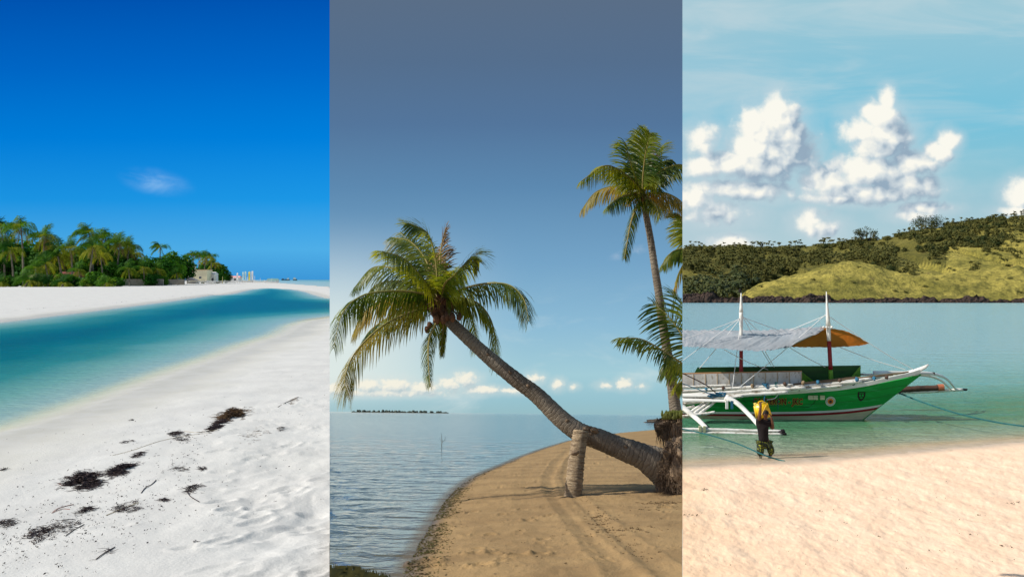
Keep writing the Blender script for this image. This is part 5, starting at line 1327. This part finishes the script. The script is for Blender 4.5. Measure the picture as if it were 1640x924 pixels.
near_words = ['at the left end of the grove', 'behind the tallest windswept palm', 'behind the red roofed house', 'in the middle of the grove', 'behind the garden wall', 'below the lone thin palm', 'beside the white house', 'near the beach banners']
TW = ['tall dark tree', 'lower dark tree']
OR = ['', 'second ', 'third ', 'fourth ', 'fifth ', 'sixth ', 'seventh ', 'eighth ', 'ninth ', 'tenth ', 'eleventh ', 'twelfth ']; seen = {}
def ordl(s):
    n = seen.get(s, 0); seen[s] = n+1
    return ('leftmost ' if n == 0 else OR[min(n, 11)])+s if n == 0 else OR[min(n, 11)]+'from left, '+s
trees.sort()
for (px, row, Y) in trees:
    k = rg.randrange(3); s = scale_to(row, Y, treeH[k]*.98); z = near_words[int(np.clip((px+40)/52, 0, 7))]
    lput(treeP[k], px, row, Y, (max(s, .55), max(s, .55), s), ordl(TW[0 if s > 1.15 else 1]+' '+z), GT, rg.uniform(0, 6.28))
for (px, Y, k, s, lb) in [(4,300,1,1.,'round clipped bush at the left edge of the lawn'),(22,302,2,1.15,'dark round bush second from the left edge'),(-12,300,0,1.,'bush half cut by the left edge'),(52,298,0,.9,'light green bush on the lawn left of the young palms'),(66,300,2,1.,'dark bush between the young palms on the lawn'),(95,300,0,1.2,'leafy green bush near the white leaning board'),(112,304,2,1.25,'dark clipped bush under the straight trunked palm'),
                          (122,306,2,1.1,'second dark clipped bush right of the straight trunk'),(136,300,0,.7,'tiny bush alone on the lawn edge'),(163,304,0,1.,'bright green bush below the mid grove'),(171,306,1,1.,'bright green bush right of its twin below the mid grove'),(190,312,2,1.,'small dark bush by the garden wall'),(80,300,1,.9,'low bush right of the young palms'),(148,310,2,1.5,'wide dark shrub in front of the brown hanging fronds'),(158,312,2,1.5,'wide dark shrub under the yellow drooping palm'),(240,350,2,1.4,'dark shrub at the right end of the wall')]:
    lput(bushP[k], px, 0, Y, s, lb, GB, rg.uniform(0, 6))
for (px, Y, s, lb) in [(40,292,1.25,'yellow green young palm on the lawn near the left'),(57,294,1.,'second young palm on the lawn'),(75,296,.9,'third young palm on the lawn beside the low bush'),(98,292,.95,'young palm beside the white leaning board'),(-6,290,1.,'young palm at the left edge'),(135,300,.7,'small young palm at the lawn edge in mid grove'),(166,300,.85,'young palm with pale fronds below the mid grove')]:
    lput(youngP, px, 0, Y, s, lb, 'young palms on the lawn')
# lawn strip along the head of the beach
def lawn(X, Y, PX, PY): return .62+.1*vn(X/6, Y/6, 3)+0*X, {}
lw = MB(); pts0 = [(-400,SL.g(0,466).y),(0,SL.g(0,462.5).y)]
edge = [(-300,466.),(0,462.),(60,461.2),(110,460.2),(150,459.4),(200,458.4),(250,457.4)]
gl = []
for i in range(61):
    px = -300+550*i/60; r = interp(px, edge)+.35*float(vn(px/9, 0, 4)); a = SL.g(px, r, .25); b = SL.foot(px, 480)
    gl.append((a.x, a.y, .28)); gl.append((b.x, b.y, .30))
lw.add(gl, [(2*i, 2*i+2, 2*i+3, 2*i+1) for i in range(60)])
o = lw.build('lawn', pmat('lawn_grass', (.09, .12, .03), (.15, .15, .05), .3, .95, 3, .5, .1)); place(o, SL); tag(o, 'thin strip of green lawn at the head of the white beach', kind='structure')

M_lwhite = pmat('white_wall', (.78, .77, .74), (.68, .67, .64), .3); M_lcream = pmat('cream_wall', (.78, .70, .46), (.70, .62, .42), .3); M_dkwin = pmat('dark_glass', (.05, .06, .07), None, rough=.3)
M_rroof = pmat('red_roof', (.28, .07, .05), (.20, .06, .05), .5); M_groof = pmat('grey_roof', (.20, .19, .19), (.28, .26, .25), .5); M_wallst = pmat('garden_wall', (.42, .38, .30), (.28, .25, .20), .4, .9, 2., .4, .1); M_pinkw = pmat('pink_roof', (.75, .38, .36), None)
M_yel2 = pmat('yellow_cloth', (.85, .70, .12), None); M_tealc = pmat('pale_teal_cloth', (.52, .78, .78), None); M_wcl = pmat('white_cloth', (.85, .85, .83), None)
def LP(px, py, Y): return SL.at(px, py, Y)
def house(name, label, cat, Y, x0, x1, top, base, wall, roof, roof_h, wins, over=.6, depth=8., flat=False):
    a = LP(x0, base, Y); b = LP(x1, top, Y); w_ = b.x-a.x; h = b.z-a.z; c = Vector(((a.x+b.x)/2, Y, a.z))
    t = thing(name, label, cat, SL, c); MB().box((0, depth/2, h/2), (w_, depth, h)).build('wall', wall, t)
    if flat: MB().box((0, depth/2, h+.15), (w_+over*2, depth+over*2, .3)).build('roof', roof, t)
    else:
        m = MB(); W = w_/2+over; rh = roof_h
        m.add([(-W, -over, h), (W, -over, h), (W, depth+over, h), (-W, depth+over, h), (-W*.85, depth/2, h+rh), (W*.85, depth/2, h+rh)], [(0,1,5,4),(1,2,5),(2,3,4,5),(3,0,4),(3,2,1,0)]); m.build('roof', roof, t)
    for (u, v, ww, hh) in wins:
        f = MB().box((u*w_/2, -.05, v*h), (ww+.2, .1, hh+.2)).build('window', M_lwhite if wall is not M_lwhite else M_groof, t); MB().box((u*w_/2, -.12, v*h), (ww, .06, hh)).build('pane', M_dkwin, f)
    return t
house('white_house', 'two storey white house half hidden by trees right of the grove', 'house', 520, 289, 306, 426, 446, M_lwhite, M_groof, 1.5, [(-.3, .3, 2., 1.4), (.45, .3, 1.4, 1.4), (-.2, .75, 1.2, .9)])
house('cream_house', 'cream house with a flat roof in front of the tall palms', 'house', 505, 304, 331.5, 432.5, 451, M_lcream, pmat('tan_roof', (.45, .30, .18), None), 1, [(.2, .35, 1.2, 1.)], .3, 9, True)
house('white_annex', 'low white building touching the right of the cream house', 'house', 512, 331.8, 343, 439, 451, M_lwhite, M_lwhite, 1.2, [(0, .25, 3, 1.5)], .3, 7)
house('red_roofed_house', 'house with a red tin roof under the palms', 'house', 338, 91, 119, 443.5, 452, M_groof, M_rroof, 1.9, [(-.3, .5, 1.8, 1.0), (.4, .5, 1.2, 1.)], .8)
house('thatched_shed', 'small tan shed among the trees left of the red roofed house', 'shed', 336, 43, 51, 444, 450, pmat('tan_wall', (.45, .34, .22), None), pmat('thatch', (.40, .31, .2), None), .9, [(0, .4, .6, .6)], .3, 4)
house('beach_building', 'long low pale building with a pink roof beyond the last trees', 'building', 800, 361, 384, 444.5, 450, M_lwhite, M_pinkw, 1.4, [(-.5, .4, 2, 1.2), (.3, .4, 2, 1.2)], .4)
# open sided beach hut with a grey roof
hc_ = LP(307, 454.6, 380); hut = thing('beach_hut', 'small open hut with a grey pitched roof at the top of the beach', 'hut', SL, hc_)
k3 = 380/F; m = MB(); W = 11.5*k3; m.add([(-W, -1.5, 1.2), (W, -1.5, 1.2), (W, 2, 1.2), (-W, 2, 1.2), (-.3, -1.5, 2.55), (-.3, 2, 2.55)], [(0,1,4),(1,2,5,4),(3,0,4,5),(2,3,5),(3,2,1,0)]); m.build('roof', M_groof, hut)
for sx_ in (-1, 1):
    for y_ in (-1.2, 1.7): MB().box((sx_*W*.85, y_, .6), (.12, .12, 1.25)).build('post', M_lwhite, hut)
MB().box((0, 1.6, .55), (W*1.5, .1, 1.)).build('back_wall', M_lwhite, hut); MB().box((0, -.5, .35), (W*1.1, .6, .12)).build('bench', M_wood, hut)
# garden wall and fences
def wall_run(name, label, Y, x0, x1, top, base, mat, cat='wall', th=.3):
    a = LP(x0, base, Y); b = LP(x1, top, Y); o = MB().box((0, 0, (b.z-a.z)/2), (b.x-a.x, th, b.z-a.z)).build(name, mat); place(o, SL, ((a.x+b.x)/2, Y, a.z)); tag(o, label, cat); return o
wall_run('garden_wall', 'pale stone garden wall between the tree trunks right of the grove', 352, 186, 262, 447, 458, M_wallst)
wall_run('low_wall', 'white wall left of the grey roofed hut', 385, 262, 296, 447.5, 456, M_wallst)
def fence_px(name, label, Y, x0, x1, top, base, n, mat):
    a = LP(x0, base, Y); b = LP(x1, top, Y); t = thing(name, label, 'fence', SL, ((a.x+b.x)/2, Y, a.z)); w_ = b.x-a.x; h = b.z-a.z
    for i in range(n): MB().box((-w_/2+w_*i/(n-1), 0, h/2), (.14, .14, h)).build('post', mat, t)
    for f in (.5, .92): MB().box((0, .02, h*f), (w_, .08, .14)).build('rail', mat, t)
    return t
fence_px('picket_fence', 'pale picket fence in front of the cream house', 470, 318, 376, 449.6, 453.4, 26, M_lwhite)
fence_px('beach_fence', 'long pale fence running towards the beach banners', 640, 352, 412, 450.5, 453, 24, M_wallst)
for (px, top, lb) in [(344.5, 441, 'left yellow post of the frame by the fence'), (356.5, 443, 'right yellow post of the frame by the fence')]:
    p = LP(px, 454, 460); o = MB().tube([(0, 0, 0), (0, 0, (454-top)*460/F)], .13, 6).build('yellow_post', pmat('yellow_wood', (.6, .5, .2), None) if top == 441 else bpy.data.materials['yellow_wood']); place(o, SL, p); tag(o, lb, 'post')
for (px, w_, top, base, mt_, lb) in [(380, 2.4, 437, 449, M_wcl, 'white beach banner standing apart at the left of the row'), (389, 2.2, 435.5, 449, M_tealc, 'left pale blue and white beach banner'), (392.8, 2.6, 434.8, 449, M_tealc, 'second pale blue beach banner beside the first'), (399.3, 3.2, 435, 449.5, M_yel2, 'bright yellow beach banner in the middle of the row'), (403.9, 3., 434.2, 449, M_wcl, 'white beach banner at the right end of the row')]:
    p = LP(px, base, 700); k7 = 700/F; h = (base-top)*k7; t = thing('beach_banner', lb, 'banner', SL, p, group='tall banners on the beach')
    pole = MB().tube([(w_*k7/2, 0, 0), (w_*k7/2, 0, h)], .09, 6); pole.build('pole', M_lwhite, t); m = MB()
    for i in range(8): z0 = h*(.04+.96*i/8); z1 = h*(.04+.96*(i+1)/8); m.quad((-w_*k7/2, .1*math.sin(i), z0), (w_*k7/2, 0, z0), (w_*k7/2, 0, z1), (-w_*k7/2+(.3 if i > 6 else 0), .1*math.sin(i+1), z1))
    cl = m.build('flag', mt_, t); cl.modifiers.new('s', 'SOLIDIFY').thickness = .03
for i, (px, top) in enumerate([(357, 443), (366, 444), (371, 442.5), (374, 444), (408, 442), (396.5, 443), (349.5, 444.5)]):
    p = LP(px, 451, 690); o = MB().tube([(0, 0, 0), (0, 0, (451-top)*690/F)], .11, 5).build('pole', M_lwhite); place(o, SL, p); tag(o, ['thin white pole left of the pink roof', 'thin pole before the pink roof', 'taller thin pole right of the pink roof', 'short thin pole left of the first banner', 'thin pole just right of the last banner', 'thin pole between the blue and yellow banners', 'thin pole by the last trees'][i], 'pole')
# small moored outrigger boats drawn up on the spit, ferry and ships
def small_boat(px, row, Y, L, label):
    p = LP(px, row, Y); t = thing('beached_boat', label, 'boat', SL, p, group='white boats drawn up on the spit'); m = MB(); n = 14
    for i in range(n+1):
        u = -1+2*i/n; w_ = .5*(1-abs(u)**2.4)+.02; zt = .75+.7*abs(u)**3
        m.v += [(u*L/2, -w_, zt), (u*L/2*.9, 0, -.05), (u*L/2, w_, zt)]
    for i in range(n): a = 3*i; m.f += [(a, a+1, a+4, a+3), (a+1, a+2, a+5, a+4), (a, a+3, a+5, a+2)]
    m.build('hull', M_lwhite, t)
    for s_ in (-1, 1): MB().tube([(-L*.4, s_*2, .1), (L*.4, s_*2, .12)], .1, 5).build('float', M_lwhite, t)
    for u in (-.25, .25): MB().tube([(u*L, -2, .2), (u*L, 0, 1.), (u*L, 2, .2)], .08, 5).build('outrigger_arm', M_lwhite, t)
    MB().tube([(0, 0, .5), (0, 0, 2.6)], .08, 5).build('mast', M_lwhite, t)
small_boat(417, 452.3, 560, 9, 'white outrigger boat drawn up on the spit, left of its neighbour'); small_boat(435, 453., 520, 8.5, 'white outrigger boat at the water edge of the spit, right of its neighbour'); small_boat(338, 453.4, 430, 4.5, 'tiny white boat on the sand before the picket fence'); small_boat(396, 451.4, 600, 8, 'small white boat below the yellow banner')
def ship(name, label, cat, px, Y, L, H, decks, mats_):
    p = LP(px, 448+SL.h*F/Y*.6, Y); t = thing(name, label, cat, SL, p); m = MB(); n = 10; B_ = L*.16
    for i in range(n+1):
        u = -1+2*i/n; w_ = B_/2*(1-max(0, u)**3)*(1-.2*max(0, -u)); e = max(0, u)**2*H*.2
        m.v += [(u*L/2, -w_, H*.35+e), (u*L/2*.94, -w_*.7, -.5), (u*L/2*.94, w_*.7, -.5), (u*L/2, w_, H*.35+e)]
    for i in range(n): a = 4*i; m.f += [(a, a+1, a+5, a+4), (a+1, a+2, a+6, a+5), (a+2, a+3, a+7, a+6), (a, a+4, a+7, a+3)]
    m.f += [(0, 3, 2, 1), (n*4, n*4+1, n*4+2, n*4+3)]; m.build('hull', mats_[0], t)
    for (u, w_, z0, z1) in decks: MB().box((u*L, 0, (z0+z1)/2*H), (w_*L, B_*.75, (z1-z0)*H)).build('cabin', mats_[1], t)
    MB().tube([(0, 0, H*.6), (0, 0, H*1.25)], L*.008, 5).build('mast', mats_[1], t); return t
M_seag = pmat('sea_green_paint', (.50, .70, .62), None); M_dship = pmat('ship_hull', (.10, .14, .20), None)
ship('ferry', 'long low white and green ferry moored beyond the spit', 'ferry', 437, 1500, 20, 3.6, [(0, .9, .35, .8), (0, .84, .84, 1.0)], (M_lwhite, M_seag))
ship('cargo_ship', 'dark hulled ship on the horizon left of the two white ones', 'ship', 457, 2600, 22, 6, [(-.3, .3, .35, .8), (.1, .2, .3, .6)], (M_dship, M_dship))
ship('white_ship', 'white ship on the horizon between the dark ship and its twin', 'ship', 461.5, 2400, 9, 6, [(-.1, .6, .35, .8), (0, .3, .8, 1.1)], (M_dship, M_lwhite)); ship('white_ship', 'white ship furthest right on the horizon', 'ship', 472.5, 2400, 11, 7, [(-.1, .7, .35, .75), (-.1, .4, .75, 1.05)], (M_dship, M_lwhite))
p = LP(88, 459, 300); wb = MB().add([(-.5,0,0),(-.1,0,0),(-.9,0,2.1),(-1.3,0,2.1),(-.5,.1,0),(-.1,.1,0),(-.9,.1,2.1),(-1.3,.1,2.1)], [(0,1,2,3),(7,6,5,4),(0,3,7,4),(1,5,6,2),(3,2,6,7),(0,4,5,1)]).build('white_board', M_lwhite); place(wb, SL, p); tag(wb, 'white board leaning over on the lawn among the bushes', 'board')

# ---------------------------------------------------------------- LEFT: seaweed washed up on the white sand
M_weed = pmat('seaweed', (.014, .008, .014), (.035, .020, .018), 10, .7, c3=(.08, .045, .03)); M_weedb = pmat('brown_seaweed', (.15, .085, .035), (.05, .028, .018), 10, .85); M_weedr = pmat('red_seaweed', (.30, .10, .07), (.22, .08, .05), 10, .8); M_weedp = pmat('pale_seaweed', (.32, .25, .13), None)
def lz(x, y): return float(left_sand(np.array([[x]]), np.array([[y]]), np.array([[300.]]), np.array([[750.]]))[0][0, 0])
def weed(mb, cx_, cy_, rx, ry, n, rr, h=.05, r=.004, ln=.12, ang=0.):
    """strands laid over an elliptic patch given in photo pixels"""
    for k in range(n):
        a = rr.uniform(0, 2*PI); q = rr.random()**.6; u, v = math.cos(a)*q*rx, math.sin(a)*q*ry
        u, v = u*math.cos(ang)-v*math.sin(ang), u*math.sin(ang)+v*math.cos(ang)
        p = SL.g(cx_+u, cy_+v)
        if float(vn(p.x*7, p.y*5, 3))+.5*float(vn(p.x*19, p.y*15, 5)) < -.05-.35*(1-q): continue
        z = lz(p.x, p.y); hh = h*(1-q*q)*rr.random(); th = rr.uniform(0, 2*PI); P = []
        q_ = Vector((p.x, p.y, z+.006+hh))
        for j in range(4):
            P.append(q_.copy()); th += rr.uniform(-1.1, 1.1); q_ = q_+Vector((math.cos(th), math.sin(th), rr.uniform(-.3, .3)))*ln/3*rr.uniform(.5, 1.4); q_.z = max(q_.z, z+.003)
        mb.tube(crom(P, 5), [r*.7, r, r, r*.8, r*.6, r*.3], 3, False)
rg = random.Random(44)
WD = [('big matted clump of black seaweed, the largest on the white sand', 135, 780, 31, 11, 900, M_weed, .10, .007, .17, -.12), ('black seaweed clump just right of the largest one', 196, 763, 25, 6.5, 360, M_weed, .06, .006, .14, -.25), ('brown topped heap of seaweed furthest up the sand', 372, 672, 24, 7.5, 620, M_weedb, .14, .007, .15, -.2),
      ('black tail of seaweed trailing left from the brown heap', 347, 689, 20, 5.5, 380, M_weed, .06, .007, .15, -.65), ('black seaweed clump left of the trailing tail', 288, 707, 16, 7, 260, M_weed, .05, .006, .15, .3), ('thin black seaweed patch at the lower left corner', 62, 868, 27, 12, 95, M_weed, .04, .006, .13, -.4), ('sparse black weed right of the lower left patch', 140, 828, 18, 5, 110, M_weed, .03, .005, .12, -.3),
      ('sparse patch of weed in the middle below the largest clump', 205, 826, 28, 9, 130, M_weed, .02, .005, .12, -.2), ('small arc of weed left of the middle stick', 222, 740, 12, 4, 80, M_weed, .02, .005, .12, -.3), ('curved wisp of black weed above the largest clumps', 207, 716, 10, 3, 50, M_weed, .02, .005, .12, -.1), ('ring of thin weed right of the stick', 310, 796, 14, 6, 90, M_weed, .02, .005, .12, -.2), ('tiny weed tuft left of the ring of weed', 262, 814, 8, 2.5, 40, M_weed, .02, .005, .1, 0.),
      ('strand of dark weed low in the middle of the sand', 169, 902, 14, 3, 60, M_weed, .02, .005, .15, -.6), ('sparse scraps of weed at the left edge near the corner', 12, 850, 14, 8, 90, M_weed, .02, .005, .12, -.2), ('weed scraps below the ring, right of centre', 288, 765, 14, 5, 45, M_weed, .02, .004, .12, 0), ('weed scraps on the upper right of the sand', 410, 708, 26, 9, 90, M_weedb, .02, .004, .12, -.2), ('thin weed curl at the far upper right', 473, 650, 13, 4, 50, M_weedb, .02, .004, .15, -.4), ('dark weed tuft near the right edge under the upper curl', 450, 697, 5, 3, 30, M_weed, .02, .005, .1, 0), ('lone dark tuft at the lower right of the sand', 310, 886, 5, 2, 24, M_weed, .02, .005, .08, -.4), ('dark tuft between the two rows, below the brown heap', 325, 763, 6, 3, 30, M_weed, .02, .005, .1, 0), ('tiny dark tuft left of the curved wisp', 8, 759, 7, 2, 26, M_weed, .02, .005, .1, -.1), ('small tuft alone above the seaweed line', 211, 677, 4, 1.3, 18, M_weed, .02, .005, .08, 0), ('weed scraps at the left, above the corner patch', 98, 858, 34, 12, 120, M_weed, .02, .004, .12, -.3)]
for (lb, cx_, cy_, rx, ry, n, mt_, h, r, ln, ang) in WD:
    ln *= .6; r *= .55; n = int(n*1.7); h *= .8
    mb = MB(); weed(mb, cx_, cy_, rx, ry, n, rg, h, r, ln, ang); weed(mb, cx_, cy_, rx*1.5, ry*1.6, n//7, rg, .015, r*.8, ln, ang)
    if n > 570: weed(mb, cx_, cy_, rx*.72, ry*.7, n, rg, h*1.3, r*1.5, ln*.8, ang); weed(mb, cx_, cy_, rx*1.35, ry*1.3, n//8, rg, .02, r*.7, ln, ang)
    b = SL.g(cx_, cy_); o = mb.build('seaweed_clump', mt_, None, b); place(o, SL, b); tag(o, lb, 'seaweed', 'seaweed clumps on the white sand')
for (pp, r, mt_, lb) in [([(226,801),(233,794),(243,788),(250,781)], .005, M_weed, 'curved black stick lying on the sand in the middle'), ([(83,834),(92,826),(106,821),(118,818)], .004, M_weedr, 'reddish curled stalk below the largest clump'), ([(86,832),(100,826),(112,827)], .003, M_weedr, 'thin red strand crossing the curled stalk'), ([(180,740),(215,730),(255,715),(300,706),(340,704)], .003, M_weedp, 'long thin pale strand joining the clumps'), ([(350,700),(320,702),(295,698)], .003, M_weedp, 'short pale strand left of the trailing tail'),
                         ([(92,783),(104,786),(118,784),(128,775)], .004, M_weedr, 'pinkish strand sticking out of the largest clump'), ([(154,912),(168,902),(184,893)], .005, M_weed, 'dark bent stalk near the bottom edge'), ([(445,660),(460,652),(478,645)], .006, M_weedb, 'thin brown stalk near the right edge of the sand'), ([(170,838),(200,826),(222,818)], .004, M_weedp, 'fine pale strand in the sparse middle patch'), ([(320,820),(305,808),(300,800)], .005, M_weed, 'thin strand hanging from the ring of weed'), ([(105,872),(118,862),(135,853)], .004, M_weed, 'dark twig by the lower left patch')]:
    P = [SL.g(a, b) for a, b in pp]; P = [Vector((p.x, p.y, lz(p.x, p.y)+.004)) for p in P]; b = P[0].copy(); o = MB().tube(crom(P, 24), r, 5).build('weed_stalk', mt_, None, b); place(o, SL, b); tag(o, lb, 'weed stalk')
sp = []
for k in range(900):
    if rg.random() < .7: px = rg.uniform(0, 330); py = 905-px*.42+rg.gauss(-10, 45)
    else: px = rg.uniform(0, 520); py = rg.uniform(700, 920)-px*.2
    c = SL.g(px, max(py, 560)); sp.append((c.x, c.y, lz(c.x, c.y)+.01, rg.uniform(.15, .7)))
for k in range(260):
    t = rg.random(); px = 0+400*t; py = interp(px, [(0,500),(100,494),(170,488),(230,481),(290,474),(330,467.5),(345,465.5),(400,461)])+rg.gauss(0, .35)
    c = SL.g(px, py)
    if rg.random() < .5: sp.append((c.x, c.y, lz(c.x, c.y)+.03, rg.uniform(1, 4)))
for (px, py, n) in [(332,472,22),(345,470,16),(365,461,24),(300,476,20),(260,481,14)]:
    for q in range(n): c = SL.g(px+rg.gauss(0, 8), py+rg.gauss(0, .4)); sp.append((c.x, c.y, lz(c.x, c.y)+.03, rg.uniform(1, 4)))
scatter('seaweed_scraps', SL, sp, M_weed, .016, 'small dark scraps of seaweed strewn over the white sand', .012)
# ---------------------------------------------------------------- each place ends at its own boundary
def world_of(o):
    m = o.matrix_basis.copy(); p = o.parent
    while p: m = p.matrix_basis @ m; p = p.parent
    return m
def sector_of(o):
    while o.parent: o = o.parent
    return o.get('_s')
SECT = [SL, SM, SR]
for o in list(bpy.data.objects):
    if o.type != 'MESH' or not len(o.data.vertices): continue
    s = sector_of(o)
    if s is None: continue
    S = SECT[s]; W = world_of(o)
    bb = [W @ Vector(c) for c in o.bound_box]
    for (px, sg) in ((S.lo, 1), (S.hi, -1)):
        if abs(px) > 9e4: continue
        n = Vector((1, -(px-CX)/F, 0))*sg
        ds = [n.dot(b) for b in bb]
        if min(ds) > -1e-4: continue
        if max(ds) < 0: bpy.data.objects.remove(o); break
        if o.get('kind') == 'structure': continue
        if o.data.users > 1: o.data = o.data.copy()
        bm = bmesh.new(); bm.from_mesh(o.data)
        Wi = W.inverted(); nl = (W.to_3x3().transposed() @ n).normalized(); pl_ = Wi @ Vector((0, 0, 0))
        bmesh.ops.bisect_plane(bm, geom=bm.verts[:]+bm.edges[:]+bm.faces[:], plane_co=pl_, plane_no=nl, clear_inner=True)
        bm.to_mesh(o.data); bm.free()
        if not len(o.data.vertices): bpy.data.objects.remove(o); break
par = {c.parent.name for c in bpy.data.objects if c.parent}
for o in list(bpy.data.objects):
    if o.type == 'EMPTY' and o.name not in par: bpy.data.objects.remove(o)
for o in bpy.data.objects:
    if '_s' in o: del o['_s']
